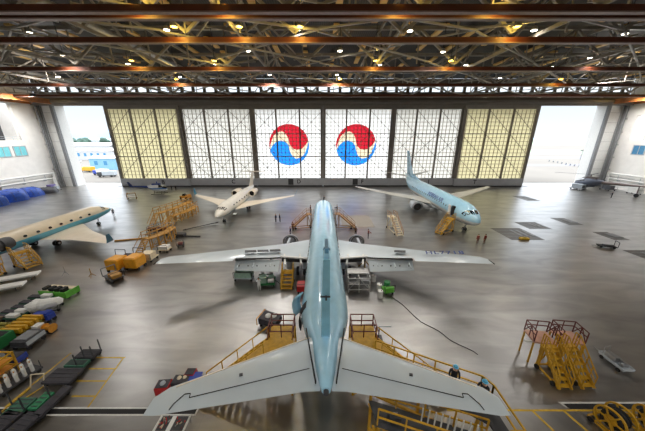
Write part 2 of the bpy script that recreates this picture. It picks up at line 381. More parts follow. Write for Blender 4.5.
# ------------------------------------------------------------------ hangar doors
M_pw = mat_trans('white_translucent_panel', (236, 234, 228), .88)
M_py = mat_trans('cream_translucent_panel', (232, 226, 200), .86)
M_tr = mat_trans('red_translucent_film', (196, 34, 50), .8)
M_tb = mat_trans('blue_translucent_film', (36, 140, 242), .8)
M_tc = mat_trans('cream_translucent_film', (232, 212, 178), .8)
edges = [-69.9, -46.4, -22.9, .2, 23.2, 46.0, 69.6]
letters = ['B', 'C', 'D', 'F', 'J', 'T']
Z0, Z1, ZT = 2.85, 24.9, 26.5
for i in range(6):
    x0, x1 = edges[i] + .01 - (.4 if i == 5 else 0), edges[i+1] - .01 + (.4 if i == 0 else 0); W = x1 - x0
    y = YF - (.9 if i in (0, 5) else 0.0)
    fr = MB()
    fr.box(x0, y - .35, ZT - 1.4, x1, y + .45, ZT)
    n = 3
    for b in range(n + 1):
        c = x0 + W * b / n; hw = .42 if b in (0, n) else .22
        c = min(max(c, x0 + hw), x1 - hw)
        fr.box(c - hw, y - .35, Z0, c + hw, y + .4, ZT - 1.4)
    for r_ in (1, 2):
        zz = Z0 + (Z1 - Z0) * r_ / 3; fr.box(x0, y - .25, zz - .14, x1, y + .3, zz + .14)
    d = fr.build('door_%d' % (i + 1), M_frame); d['kind'] = 'structure'
    if i in (2, 3):     # glazing with the round opening filled by the coloured disc
        bm = bmesh.new(); cx = PZ([289, 356][i - 2], 145, y)[0]; cz = 13.9; ed = []
        for loop in ([(x0 + .2, Z0), (x1 - .2, Z0), (x1 - .2, Z1 + .2), (x0 + .2, Z1 + .2)], [(cx + 6.74*cos(2*pi*q/64), cz + 6.74*sin(2*pi*q/64)) for q in range(64)]):
            vs = [bm.verts.new((a, y + .32, b)) for a, b in loop]; ed += [bm.edges.new((vs[q], vs[(q+1) % len(vs)])) for q in range(len(vs))]
        bmesh.ops.triangle_fill(bm, edges=ed, use_beauty=True); bm.verts.index_update()
        MB().add([v.co.copy() for v in bm.verts], [[v.index for v in f.verts] for f in bm.faces]).build('glazing_panel', M_pw, d); bm.free()
    else: MB().box(x0 + .2, y + .30, Z0, x1 - .2, y + .34, Z1 + .2).build('glazing_panel', M_py if i in (0, 5) else M_pw, d)
    kp = MB(); kp.box(x0, y - .4, .35, x1, y + .4, Z0); kp.build('kick_panel', M_kick, d)
    ks = MB(); ks.box(x0 + .1, y - .32, 0.0, x1 - .1, y + .32, .4)
    ks.build('bottom_rail', M_dgrey, d)
    g = MB(); nx = 18; nz = 18
    for a in range(1, nx):
        xx = x0 + W * a / nx
        if a % 6: g.box(xx - .07, y + .08, Z0, xx + .07, y + .2, Z1)
    for a in range(1, nz):
        zz = Z0 + (Z1 - Z0) * a / nz
        if a % 6: g.box(x0, y + .06, zz - .07, x1, y + .2, zz + .07)
    g.build('muntin_grid', M_muntin, d)
    g = MB()
    for a in range(3):
        for b in range(3):
            xa, xb = x0 + W*a/3, x0 + W*(a+1)/3; za, zb = Z0 + (Z1-Z0)*b/3, Z0 + (Z1-Z0)*(b+1)/3
            up = (b != 1) if i in (1, 2, 3, 4) else True
            flip = i >= 3
            if up != flip: g.bar((xa, y - .05, za), (xb, y - .05, zb), .12)
            if (i in (2, 3) and a != 1) or up == flip or i in (1, 4): g.bar((xa, y - .05, zb), (xb, y - .05, za), .12)
    g.build('diagonal_brace', M_frame, d)
    xm = (x0 + x1) / 2 + (-1.0 if i == 2 else 0)
    lx = PZ([164, 234, 299, 362, 428, 474][i], 182, y)[0]
    text(letters[i], 1.9, mat('black_lettering', (25, 25, 30), .5), d, (lx, y - .43, 1.6), (pi/2, 0, 0), ext=.01)
    if i in (2, 3):
        bx = PZ([291, 355][i - 2], 182, y)[0]
        MB().box(bx - .9, y - .46, .5, bx + .9, y - .4, 2.6).build('wicket_door', M_dgrey, d)
    if i in (2, 3):     # the red and blue disc painted on the glazing
        R = 6.75; cx = PZ([289, 356][i - 2], 145, y)[0]; cz = 13.9
        def comma(sg):
            pts = []
            for k3 in range(0, 37): t = radians(188 - k3 * 5.0); pts.append((cos(t), sin(t)))
            hx, hz, hr = .42, .2, .42
            for k3 in range(0, 19): t = radians(10 - k3 * 10.5); pts.append((hx + hr*cos(t) + .12*max(0, 1-k3/5), hz + hr*sin(t)))
            pts += [(-.06, .38), (-.16, .55), (-.32, .66), (-.55, .62), (-.76, .44), (-.88, .16)]
            return [(sg*a, sg*b) for a, b in pts]
        def extr(pts, ya, yb):
            n_ = len(pts); m_ = MB()
            bm = bmesh.new(); vs = [bm.verts.new((cx + a*R, ya, cz + b*R)) for a, b in pts]; bm.faces.new(vs)
            bmesh.ops.triangulate(bm, faces=bm.faces[:]); bm.verts.index_update()
            m_.add([v.co for v in bm.verts], [[v.index for v in f.verts] for f in bm.faces]); bm.free(); return m_
        circ = [(cos(2*pi*k3/64), sin(2*pi*k3/64)) for k3 in range(64)]
        bm = bmesh.new(); ed = []
        cp_ = comma(1); cn_ = comma(-1)
        def fill(pts_, m_, nm_):
            return extr(pts_, y + .30, 0).build(nm_, m_, d)
        left = [(cos(radians(188 - 0)), sin(radians(188)))]
        A = cp_[37:]; B = cn_[37:]          # the two inner outlines bound the cream band
        fill(A + B, M_tc, 'cream_band')
        e1 = extr(comma(1), y + .30, 0).build('red_comma', M_tr, d); e1['label'] = 'red upper half of the disc'
        e2 = extr(comma(-1), y + .30, 0).build('blue_comma', M_tb, d); e2['label'] = 'blue lower half of the disc'

# ------------------------------------------------------------------ roof trusses
HC = 27.1
TY = [12, 19.5, 26.1, 27.4, 33.6, 46.5, 60, 75]
for ti, y in enumerate(TY):
    b = MB()
    b.box(XL, y - .1, HC, XR, y + .1, HC + .55)                     # web
    t = b.build('roof_truss', M_steelbrown); t['kind'] = 'structure'
    MB().box(XL, y - .28, HC - .1, XR, y + .28, HC).build('bottom_flange', mat('pale_flange', (150, 124, 112), .5), t)
    if ti == 2: continue
    MB().box(XL, y - .22, HR - 1.2, XR, y + .22, HR - .7).build('top_chord', M_steelgrey, t)
    x = XL + 2; s = 0
    wb = MB()
    while x < XR - 6:
        a, c2 = (HC + 1, HR - 1) if s % 2 == 0 else (HR - 1, HC + 1)
        wb.bar((x, y, a), (x + 6.2, y, c2), .28, .34); wb.bar((x + 6.2, y, HC + 1), (x + 6.2, y, HR - 1), .18)
        x += 6.2; s += 1
    wb.build('web_lattice', M_steelgrey, t)
# longitudinal lattice frames and plan bracing
for li, x in enumerate([-78, -61, -44, -27, -10, 9, 26, 43, 60, 77]):
    b = MB(); b.box(x - .12, 8, HC + 1.2, x + .12, YF - 2, HC + 1.6); b.box(x - .12, 8, HR - 1.7, x + .12, YF - 2, HR - 1.3)
    yy = 8; s = 0
    while yy < YF - 8:
        b.bar((x, yy, HC + 1.4 if s % 2 else HR - 1.5), (x, yy + 6.6, HR - 1.5 if s % 2 else HC + 1.4), .22); yy += 6.6; s += 1
    o = b.build('longitudinal_truss', M_steelgrey); o['kind'] = 'structure'
br = MB()
ys = [12, 19.5, 27.4, 33.6, 46.5, 60, 75, 86]
for a, c in zip(ys[:-1], ys[1:]):
    xs = [-86, -69.5, -52.5, -35.5, -18.5, -.5, 17.5, 34.5, 51.5, 68.5, 88]
    for k3, (p, q) in enumerate(zip(xs[:-1], xs[1:])):
        z = HC + 1.15
        br.bar((p, a, z), (q, c, z + .1), .2, .2)
        if (k3 + ys.index(a)) % 3: br.bar((q, a, z + .15), (p, c, z + .25), .18, .18)
br.build('plan_bracing', mat('pale_bracing_steel', (176, 172, 164), .45, .1, .1, .4))['kind'] = 'structure'
sb = MB()
random.seed(3)
for k3 in range(170):           # sway rods and service conduits between deck and chords
    x = random.uniform(XL + 4, XR - 8); y = random.uniform(24, 84); z = random.uniform(29, 33)
    L_ = random.uniform(3, 9)
    an = random.choice((0.5, -.5, .9, -.9, 2.2)); dz = random.uniform(-3, 3) if random.random() < .6 else 0
    z2 = min(33.2, max(28.6, z + dz))
    sb.bar((x, y, z), (x + L_*cos(an), y + L_*sin(an), z2), .16, .2)
sb.build('sway_bracing', M_steelgrey)['kind'] = 'structure'
pu = MB()
x = XL + 3; k3 = 0
while x < XR - 3:
    y = 14 + (k3 % 3) * 2
    while y < YF - 5:
        L_ = random.uniform(3, 6.5)
        if random.random() < .62: pu.box(x - .45, y, HR - .75, x + .45, y + L_, HR - .45)
        y += 7.5
    x += 5.7; k3 += 1
pu.build('roof_purlin_panels', M_purlin)['kind'] = 'structure'
# service ducts
for x, r in ((-30, .5), (50, .45), (-66, .4)):
    MB().tube((x, 20, 30.5), (x, 84, 30.5), r, 12).build('ventilation_duct', M_alu, None, True)['kind'] = 'structure'
# side crane beams, sodium glow put into their orange-brown colour
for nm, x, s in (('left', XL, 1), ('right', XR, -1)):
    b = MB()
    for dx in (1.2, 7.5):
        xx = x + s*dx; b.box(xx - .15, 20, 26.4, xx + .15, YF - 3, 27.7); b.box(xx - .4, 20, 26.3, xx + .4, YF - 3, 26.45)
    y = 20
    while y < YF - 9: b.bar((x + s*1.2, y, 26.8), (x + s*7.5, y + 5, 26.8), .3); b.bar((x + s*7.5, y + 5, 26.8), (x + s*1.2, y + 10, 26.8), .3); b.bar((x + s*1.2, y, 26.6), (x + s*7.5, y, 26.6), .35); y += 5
    b.build('trim_side_girder_' + nm, M_sodtint)['kind'] = 'structure'

# high bay lamps
M_lamp = mat_emit('lamp_face', (255, 246, 224), 14)
M_sod = mat_emit('sodium_face', (255, 200, 80), 6)
def lamp_proto(em, name, label, grp, rod=5.09):
    r = thing(name, label, 'lamp', (0,0,0), 0, grp)
    m = MB(); m.dome((0,0,0), .4, .5, 14, 4); m.build('lamp_shade', M_alu, r, True)
    MB().tube((0,0,-.03), (0,0,.02), .3, 14).build('lamp_face', em, r)
    MB().tube((0,0,.4), (0,0,rod), .05, 6).build('stem', M_dgrey, r)
    return r
lampW = lamp_proto(M_lamp, 'high_bay_lamp', '', 'white high bay lamps under the roof')
WHITE_W, SOD_W = 5200, 190
lp = [(166.7,30),(63,56),(128,64),(60,68),(248,51),(297.7,30),(340,51),(269.7,75),(336.7,75),(534,30.5),(443,52),(466,65),(551.7,67),(610,78),(590,58),
      (215,64),(380,65),(410,31),(58,77),(500,78),(180,77),(30,33),(625,34)]
wl_ = []
ORD = ['first', 'second', 'third', 'fourth', 'fifth', 'sixth', 'seventh', 'eighth', 'ninth', 'tenth', 'eleventh', 'twelfth', 'thirteenth', 'fourteenth', 'fifteenth', 'sixteenth', 'seventeenth', 'eighteenth']
for px, py in lp:
    h = 28.9
    X, Y = P(px, py, h); wl_.append((X, Y, h))
off = [(x, y, 28.9) for y in (-1, -10) for x in (-60, -25, 0, 25, 60)]  # unseen lights behind the camera, added to fill the tail and foreground
adj = ['leftmost', 'left', 'middle', 'right', 'rightmost']
srt = sorted(wl_, key=lambda p: p[0])
for i, p in enumerate(wl_):
    px, py = lp[i]
    zone = lambda q: 'nearest the viewer' if q[1] < 34 else 'in the middle bays' if q[1] < 52 else 'in the bays by the doors'
    rank = sorted([q for q in wl_ if zone(q) == zone(p)], key=lambda q: q[0]).index(p)
    lb = 'white roof lamp %s, %s from the left there' % (zone(p), ORD[rank])
    if i == 0: r = lampW; r.location = p; r['label'] = lb
    else: r = dup(lampW, p, 0, lb)
    point((p[0], p[1], p[2] - .5), WHITE_W * (.18 if p[1] < 32 else .55 if p[1] < 52 else 1.5 if abs(p[0]) < 30 else .7 if abs(p[0]) < 50 else .3), (1, .95, .9), 1.0, None, 'lamp_light' if p[1] < 52 or abs(p[0]) < 50 else 'wide_lamp_light')
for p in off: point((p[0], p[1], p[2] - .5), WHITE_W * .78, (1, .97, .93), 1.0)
sod = [(175,43),(240,44),(62,97),(400,12),(300,44),(133,71),(177,88),(215,72),(375,71),(450,72),(515,44),(222,12),(500,12),(560,88),(590,98),(135,12),(340,88),(620,97)]
sp_ = None
bh = 27.6
for i, (px, py) in enumerate(sod):
    X, Y = P(px, py, bh); Y = min(Y, 83)
    Y = min(TY[2:] + [83.0], key=lambda t: abs(t - Y)) - 1.3; X = (px - 322.5) * (Y * cos(TH) - 10.5 * sin(TH)) / F
    if px in (62, 590, 620): X = XL + 7.5 if px < 100 else XR - 7.5; Y = {62: 79, 590: 80, 620: 66}[px]
    if i == 0: sp_ = lamp_proto(M_sod, 'sodium_lamp', '', 'amber lamps beside the roof beams', 5.79)
    sp_l = globals().setdefault('SODL', []); sp_l.append((X, Y)); lb = 'amber lamp'
    if i == 0: sp_.location = (X, Y, 28.2); sp_l2 = [sp_]
    else: sp_l2.append(dup(sp_, (X, Y, 28.2), 0, lb))
    point((X, Y, 27.8), SOD_W, (1, .68, .12), .15, name='amber_light')

for q, (X, Y, sx, lb) in enumerate(((XL + 14, 74, -1, 'left wall, farther one'), (XL + 14, 58, -1, 'left wall, nearer one'), (XR - 14, 76, 1, 'right wall, farther one'), (XR - 14, 60, 1, 'right wall, nearer one'))):  # added spotlights, put in only to brighten the side walls
    r = thing('added_wall_spotlight', 'added fill spotlight under the roof aimed at the ' + lb, 'added light', (X, Y, 27.4))
    MB().box(-.3, -.5, -.35, .3, .5, .25).build('housing', M_dgrey, r, bevel=.05); MB().box(sx*.3 - .02, -.42, -.3, sx*.3 + .02, .42, .2).build('lamp_face', M_lamp, r); MB().tube((0, 0, .2), (0, 0, 6.6), .06, 6).build('stem', M_dgrey, r)
    o = point((X + sx*.6, Y, 27.2), 14000, (1, .97, .93), .5); o.data.spot_size = radians(110); o.data.spot_blend = .8; o.rotation_euler = Vector((-sx*1.0, 0, 1.05)).to_track_quat('Z', 'Y').to_euler(); o.parent = None
for Yv in sorted({round(o.location.y) for o in sp_l2}):
    row = sorted([o for o in sp_l2 if round(o.location.y) == Yv], key=lambda o: o.location.x)
    for q, o in enumerate(row): o['label'] = 'amber lamp beside the roof beam about %d m before the doors, %s from the left' % (round(YF - Yv), ORD[q])
# ================================================================== aircraft
def ring(y, hw, hh, zc, n=28, drop=0):
    return [(hw * cos(2*pi*k/n), y, zc + hh * sin(2*pi*k/n)) for k in range(n)]
def airfoil(x, yle, ch, z, t, n=9, tw=0):
    """closed section in the YZ plane at span x; leading edge towards +y"""
    up, lo = [], []
    for k in range(n):
        u = (1 - cos(pi * k / (n - 1))) / 2
        th = 5 * t * (.2969*math.sqrt(u) - .126*u - .3516*u*u + .2843*u**3 - .1036*u**4)
        up.append((x, yle - u*ch, z + th*ch*.62 + tw*u)); lo.append((x, yle - u*ch, z - th*ch*.38 + tw*u))
    return up + lo[::-1][1:-1]
def surf(secs, m, name, parent, sgn=1):
    mb = MB(); mb.loft([[(sgn*p[0], p[1], p[2]) for p in airfoil(*s)] for s in secs]); return mb.build(name, m, parent, True)
def vfin(secs, m, name, parent):
    """secs: (z, yle, chord, thick_m) lofted upward"""
    mb = MB(); rr = []
    for z, yle, ch, t in secs:
        pts = airfoil(0, yle, ch, 0, t / ch); rr.append([(p[2] * 1.6 if False else (p[2]), p[1], z) for p in pts])
    mb.loft(rr); return mb.build(name, m, parent, True)
def gear(root, x, y, h, r, w, name, twin=True, col=None):
    g = MB(); g.tube((x, y, r), (x, y, h), r * .16, 8); g.bar((x, y, r + .35), (x, y + r*1.6, h), .1); g.tube((x - w, y, r), (x + w, y, r), r*.14, 8)
    o = g.build(name, M_lgrey, root)
    for s in ((-1, 1) if twin else (0,)):
        MB().wheel((x + s*w, y, r), r, r*.55).build('wheel', M_black, o, True)
        MB().wheel((x + s*w, y, r), r*.45, r*.62).build('wheel_hub', M_lgrey, o, True)
    return o
def windshield(parent, st, quads):
    def H(y, ph, k):
        for (ya, a, b, z), (yb, a2, b2, z2) in zip(st[:-1], st[1:]):
            if ya >= y >= yb: t = (ya - y)/(ya - yb); a, b, z = a + (a2-a)*t, b + (b2-b)*t, z + (z2-z)*t; break
        return Vector((a*k*sin(ph), y, z + b*k*cos(ph)))
    m = MB()
    for s_ in (-1, 1):
        for p0, p1, y0, y1, d_ in quads:
            pt = [H(y0 - d_*p0, s_*p0, 1.025), H(y0 - d_*p1, s_*p1, 1.025), H(y1 - d_*p1, s_*p1, 1.025), H(y1 - d_*p0, s_*p0, 1.025)]
            c = Vector((0, -3, pt[0].z - 1)); q = [p + (c - p)*.06 for p in pt]
            m.add(pt + q, [(0,1,2,3),(4,5,6,7),(0,1,5,4),(1,2,6,5),(2,3,7,6),(3,0,4,7)])
    return m.build('cockpit_windshield', M_glass, parent)
def windows(root, L_, y0, y1, step, hw, zc, zw, sides, m, sw=.26, sh=.36, name='cabin_window'):
    y = y0; me = None
    while y > y1:
        for s in sides:
            ang = math.asin((zw - zc) / L_[1]); xx = L_[0] * cos(ang)
            if me is None:
                mb = MB(); n = 12
                mb.loft([[(e, sw/2*cos(2*pi*k/n), sh/2*sin(2*pi*k/n)) for k in range(n)] for e in (-.02, .02)]); o = mb.build(name, m, root); me = o.data
            else:
                o = bpy.data.objects.new(name, me); COL.objects.link(o); o.parent = root
            o.location = (s * xx, y, zw); o.rotation_euler = (0, -s*ang, 0)
        y -= step

SKY = (176, 226, 250)
M_kal = mat_bands('sky_blue_airliner_livery', [(0, (200, 206, 208)), (2.35, (226, 230, 230)), (2.75, SKY)], 'Z', .24, 0, 8, .7)
M_kaltop = mat('sky_blue_gloss', SKY, .25, 0, .05, .6, 0, .4)
M_fin = mat('fin_rear_spar_blue', (140, 196, 216), .4, 0, .12, .9)

def fuselage_737(Ln):
    st = [(0, .12, .12, 2.75), (-.35, .62, .55, 2.8), (-1.1, 1.12, 1.0, 2.92), (-2.2, 1.52, 1.45, 3.08), (-3.6, 1.78, 1.82, 3.24), (-5.2, 1.88, 2.0, 3.3),
          (-Ln + 12.5, 1.88, 2.0, 3.3), (-Ln + 10.6, 1.85, 1.93, 3.38), (-Ln + 8.6, 1.86, 1.78, 3.6), (-Ln + 6.6, 1.74, 1.52, 3.94), (-Ln + 4.6, 1.3, 1.14, 4.42),
          (-Ln + 2.8, .82, .8, 4.82), (-Ln + 1.2, .5, .52, 5.14), (-Ln + .25, .3, .33, 5.36), (-Ln, .22, .22, 5.4)]
    global ST737; ST737 = st; mb = MB(); mb.loft([ring(y, a, b, z) for y, a, b, z in st]); return mb

def airliner(name, label, loc, rz, Ln=42.0, rudder=True, flaps=False, cowl_open=False, reg=None, wing_m=None, docked=False):
    r = thing(name, label, 'airplane', loc, rz)
    wing_m = wing_m or M_wing
    fus = fuselage_737(Ln).build('fuselage', M_kal, r, True)
    windshield(r, ST737, ((.06, .5, -1.05, -1.95, .5), (.56, .95, -1.1, -2.0, .5), (1.0, 1.28, -1.25, -2.1, .5)))
    windows(r, (1.89, 2.01), -6.0, -Ln + 12, 1.02, 1.89, 3.3, 3.72, (-1, 1), M_glass)
    # wings
    yr = -16.4 if Ln > 41 else -15.2
    for s in (-1, 1):
        secs = [(1.2, yr, 8.2, 2.1, .13), (1.9, yr, 7.6, 2.15, .13), (5.4, yr - 2.6, 5.0, 2.62, .12), (10.5, yr - 5.3, 3.25, 3.2, .11), (17.2, yr - 9.1, 1.65, 4.05, .1), (17.75, yr - 9.8, .95, 4.1, .08)]
        if flaps: secs = [(1.2, yr, 6.6, 2.15, .14), (1.9, yr, 6.4, 2.2, .14), (5.4, yr - 2.6, 4.0, 2.66, .13), (10.4, yr - 5.3, 2.55, 3.22, .12), (10.45, yr - 5.3, 3.25, 3.2, .11), (17.2, yr - 9.1, 1.65, 4.05, .1), (17.75, yr - 9.8, .95, 4.1, .08)]
        wg = surf(secs, wing_m, 'wing', r, s)
        if flaps:
            for x0, x1, y0, y1, z0, z1, c0, c1 in ((5.4, 10.3, yr - 6.95, yr - 7.95, 2.3, 2.85, 1.7, 1.25),):
                m = MB()
                m.loft([[(s*x, y + .1, z + .12), (s*x, y - c*.75, z - .62), (s*x, y - c*.78, z - .66), (s*x, y - .02, z - .12)] for x, y, z, c in ((x0, y0, z0, c0), (x1, y1, z1, c1))])
                f = m.build('flap', wing_m, r)
                m = MB()
                for q in range(5):
                    t = (q + .5) / 5; x = x0 + (x1-x0)*t; y = y0 + (y1-y0)*t; z = z0 + (z1-z0)*t
                    m.tube((s*x, y - .55, z - .3), (s*x, y - .62, z - .22), .07, 8)
                m.build('flap_bolt', M_dgrey, f)
            m = MB()
            m.loft([[(s*x, y, z), (s*x, y - .62, z - .02), (s*x, y - .62, z - .1), (s*x, y, z - .08)] for x, y, z in ((5.2, yr - 6.05, 2.66), (10.3, yr - 7.6, 3.2))])
            m.build('flap_well', M_dark, r)
            m = MB(); m.loft([[(s*x, y, z), (s*x, y - .5, z - .02), (s*x, y - .5, z - .4), (s*x, y, z - .3)] for x, y, z in ((2.1, yr - 6.3, 2.45), (5.1, yr - 6.5, 2.72))]); m.build('flap_well', M_dark, r)
            for xx, ln in ((3.0, 1.3), (4.9, 1.5)):
                m = MB(); m.bar((s*xx, yr - 6.0, 2.75), (s*(xx - .3), yr - 6.3 - ln, 2.3), .2, .25); m.build('flap_track', M_white, r)
            m = MB(); m.bar((s*1.95, yr - 7.0, 2.75), (s*5.3, yr - 6.65, 2.85), .3, .12); m.build('wing_root_fairing', M_white, r)
            for q in range(3):
                m = MB(); x = 6.4 + q*1.9 if q < 2 else 9.9
                yy = yr - 5.6 - (x - 5.4)*.33; z = 2.8 + (x - 5.4)*.11
                m.tube((s*x, yy + .6, z - .35), (s*x, yy - 1.9, z - .75), .17, 8, .06); m.build('flap_fairing', wing_m, r, True)
            for q, xx in enumerate((5.5, 6.9, 8.3) if s < 0 else (8.6,)):
                m = MB(); w_ = 1.25; yy = yr - 5.35 - (xx - 5.4)*.32; z = 2.95 + (xx - 5.4)*.11
                m.bar((s*xx, yy, z + .1), (s*(xx + w_), yy - .4, z + .24), .55, .05); m.build('spoiler', M_dgrey, r)
        m = MB(); m.tube((s*17.7, yr - 10.0, 4.1), (s*17.73, yr - 10.95, 4.12), .05, 6); m.build('static_wick', M_black, wg)
        # engine
        ex, ey, ez = s*4.98, yr + 1.2, 1.6
        n = 22
        def er(y, rad, fl=.9): return [(ex + rad*cos(2*pi*k/n), y, ez + rad*fl*sin(2*pi*k/n)) for k in range(n)]
        m = MB(); m.loft([er(ey - .5, .94), er(ey - .05, .98), er(ey + .05, 1.05), er(ey - .1, 1.13), er(ey - .55, 1.19), er(ey - .6, 1.02)], cap=False)
        en = m.build('engine_inlet', M_steel, r, True)
        m = MB(); m.tube((ex, ey - .5, ez), (ex, ey - .55, ez), .86, 22); m.tube((ex, ey - .5, ez), (ex, ey - .1, ez), .3, 14, .03)
        for q in range(18):
            a = 2*pi*q/18; m.bar((ex + .25*cos(a), ey - .45, ez + .25*sin(a)), (ex + .82*cos(a+.1), ey - .4, ez + .78*sin(a+.1)), .13, .03)
        m.build('fan', M_dgrey, en)
        if cowl_open:
            m = MB(); m.tube((ex, ey - .6, ez), (ex, ey - 2.2, ez), .8, 16, .66); m.tube((ex, ey - 2.2, ez), (ex, ey - 4.0, ez + .1), .55, 16, .36)
            for q in range(7):
                a = q*.9; m.tube((ex + .82*cos(a), ey - .8, ez + .8*sin(a)), (ex + .68*cos(a), ey - 2.5, ez + .66*sin(a)), .08, 6)
            m.build('engine_core', M_dgrey, en)
        else:
            m = MB(); m.loft([er(ey - .55, 1.09), er(ey - 1.6, 1.1), er(ey - 3.0, .95), er(ey - 3.8, .78), er(ey - 3.85, .6)]); m.build('nacelle', M_lgrey, en, True)
            m = MB(); m.tube((ex, ey - 3.6, ez), (ex, ey - 4.7, ez + .05), .5, 16, .3); m.build('exhaust_nozzle', M_dgrey, en, True)
        m = MB(); m.loft([[(ex - .14, y, z0), (ex + .14, y, z0), (ex + .14, y, z1), (ex - .14, y, z1)] for y, z0, z1 in ((ey - 1.2, 2.3, 2.5), (ey - 3.4, 2.05, 2.75), (ey - 5.4, 2.1, 2.6))]); m.build('pylon', M_lgrey, en)
        # stabiliser with elevator line
        y0 = -Ln + 3.45
        m_st = surf([(.3, y0 + .55, 3.75, 5.05, .1), (1.0, y0, 3.3, 5.15, .1), (7.0, y0 - 3.8, 1.2, 6.07, .09), (7.38, y0 - 4.3, .72, 6.12, .06)], wing_m, 'tailplane', r, s)
        m = MB()
        pts = [(.85, y0 - 2.15, 5.15 + .13), (5.95, y0 - 4.2, 5.93 + .06), (5.98, y0 - 4.03, 5.93 + .08), (6.2, y0 - 4.08, 5.96 + .08), (6.45, y0 - 4.5, 6.0 + .04), (6.5, y0 - 4.75, 6.02 + .02)]
        for a, b in zip(pts[:-1], pts[1:]): m.bar((s*a[0], a[1], a[2]), (s*b[0], b[1], b[2]), .025, .03)
        m.build('elevator_gap', M_dark, m_st)
        m = MB(); m.bar((s*.95, y0 + .06, 5.15), (s*6.75, y0 - 3.78, 6.05), .06, .08); m.build('leading_edge_strip', mat('cream_edge', (224, 214, 196), .4), m_st)
        m = MB(); m.bar((s*4.05, y0 - 2.9, 5.76), (s*4.2, y0 - 2.95, 5.78), .12, .06); m.build('access_cap', M_dgrey, m_st)
        gear(r, s*2.86, yr - 6.1, 2.2, .56, .43, 'main_gear')
        m = MB(); m.box(s*2.1 - .5, yr - 6.9, 1.25, s*2.1 + .5, yr - 5.2, 1.35); m.build('gear_door', M_lgrey, r)
    gear(r, 0, -4.2 if Ln > 41 else -3.6, 1.6, .34, .2, 'nose_gear')
    m = MB(); m.loft([ring(yr + 2.0, .6, .3, 1.5), ring(yr - .5, 1.85, .75, 1.65), ring(yr - 7.5, 1.95, .75, 1.6), ring(yr - 10.5, .9, .4, 1.65)]); m.build('belly_fairing', M_lgrey, r, True)
    # fin
    yb = -Ln + 2.1
    if rudder:
        vfin([(4.9, yb + 6.3, 7.2, .5), (5.6, yb + 4.9, 5.9, .5), (12.3, yb - .6, 2.4, .26), (12.55, yb - 1.0, 1.9, .16)], M_kaltop, 'fin', r)
        vfin([(4.9, yb + 12, 6, .1), (5.25, yb + 10.6, 5.8, .2), (6.4, yb + 5.5, 1.5, .3)], M_kaltop, 'dorsal_fin', r)
    else:
        m = MB()    # fin with the rudder taken off: flat rear spar exposed
        def sec(z, ylead, ytr, t):
            return [(0, ylead, z), (t*.35, ylead - .5, z), (t/2, ylead - 1.4 if ylead - 1.4 > ytr else (ylead+ytr)/2, z), (t/2, ytr, z), (-t/2, ytr, z), (-t/2, ylead - 1.4 if ylead - 1.4 > ytr else (ylead+ytr)/2, z), (-t*.35, ylead - .5, z)]
        m.loft([sec(4.7, yb + 6.2, yb + 1.0, .52), sec(5.6, yb + 5.2, yb + 1.0, .5), sec(12.1, yb - .2, yb - 1.55, .24), sec(12.35, yb - .5, yb - 1.55, .2)])
        fn = m.build('fin', M_kaltop, r, False)
        m = MB()
        m.loft([[(-t/2, y, z), (t/2, y, z), (t/2, y + .1, z), (-t/2, y + .1, z)] for z, y, t in ((5.9, yb + .83, .5), (12.0, yb - 1.66, .27))])
        m.build('rear_spar', M_fin, fn)
        m = MB(); m.dome((0, yb - 1.3, 12.3), .16, .12, 10, 3); m.bar((0, yb - .4, 12.3), (0, yb - 1.7, 12.42), .14, .2); m.build('fin_tip_cap', mat('fin_cap_blue', (80, 130, 160), .4), fn)
        for z in (9.6,):
            y = yb + .83 + (z - 5.9) / 6.1 * -2.49
            m = MB(); m.bar((-.26, y - .06, z), (.2, y - .06, z), .06, .06); m.bar((0, y, z), (0, y - .3, z), .08); m.build('rudder_hinge', M_dgrey, fn)
        m = MB(); m.loft([[(-.22, y, z - .3), (.22, y, z - .3), (.05, y, z + h), (-.05, y, z + h)] for y, z, h in ((yb + 11.5, 5.1, .15), (yb + 5.6, 5.2, 1.1))]); m.build('dorsal_fin', M_kaltop, r)
        m = MB(); m.tube((0, -Ln + .02, 5.4), (0, -Ln - .16, 5.4), .13, 10); m.build('tail_exhaust', M_dgrey, fus)
        for s in (-1, 1):
            m = MB(); m.bar((s*1.2, y0 + .75, 5.16), (s*.5, y0 - 3.1, 5.5), .06, .2); m.build('tailplane_root_seal', M_dark, fus)
    if reg:
        wy = yr - 7.0
        t = text(reg, 1.1, M_navy, r, (13.9, yr - 7.95, 3.97), (radians(2), radians(-6.5), radians(-13)), 'registration', .01, 1.2)
    return r

NOSE_Y, TAIL_Y = 50.6, 8.7
main = airliner('jet_airliner', 'large sky blue airliner in the centre, tail towards the viewer, rudder removed', (.17, NOSE_Y, 0), 0, NOSE_Y - TAIL_Y, False, True, True, 'HL7718')
# open service door on its rear left side
m = MB(); rr = []
dy = 15.55
for q in range(6):
    a = radians(-30 + q*14); rr.append([(-1.9*cos(a), 0, 3.3 + 2.0*sin(a)), (-1.9*cos(a), .85, 3.3 + 2.0*sin(a))])
m.add([p for g in rr for p in g], [(2*q, 2*q+1, 2*q+3, 2*q+2) for q in range(5)])
o = m.build('service_door', M_kaltop, main, True); o.scale = (1, 1, .85); o.location = (-1.2, dy - NOSE_Y + .75, .6); o.rotation_euler = (0, 0, radians(-38)); sd = o.modifiers.new('t', 'SOLIDIFY'); sd.thickness = .12
m = MB(); rr = []
for q in range(6):
    a = radians(-20 + q*13); rr.append([(-1.9*cos(a), 0, 3.45 + 1.95*sin(a)), (-1.9*cos(a), .8, 3.45 + 1.95*sin(a))])
m.add([p for g in rr for p in g], [(2*q, 2*q+1, 2*q+3, 2*q+2) for q in range(5)])
o = m.build('doorway', M_dark, main); o.location = (.0, dy - NOSE_Y - .15, 0); sd = o.modifiers.new('t', 'SOLIDIFY'); sd.thickness = .06; sd.offset = 1

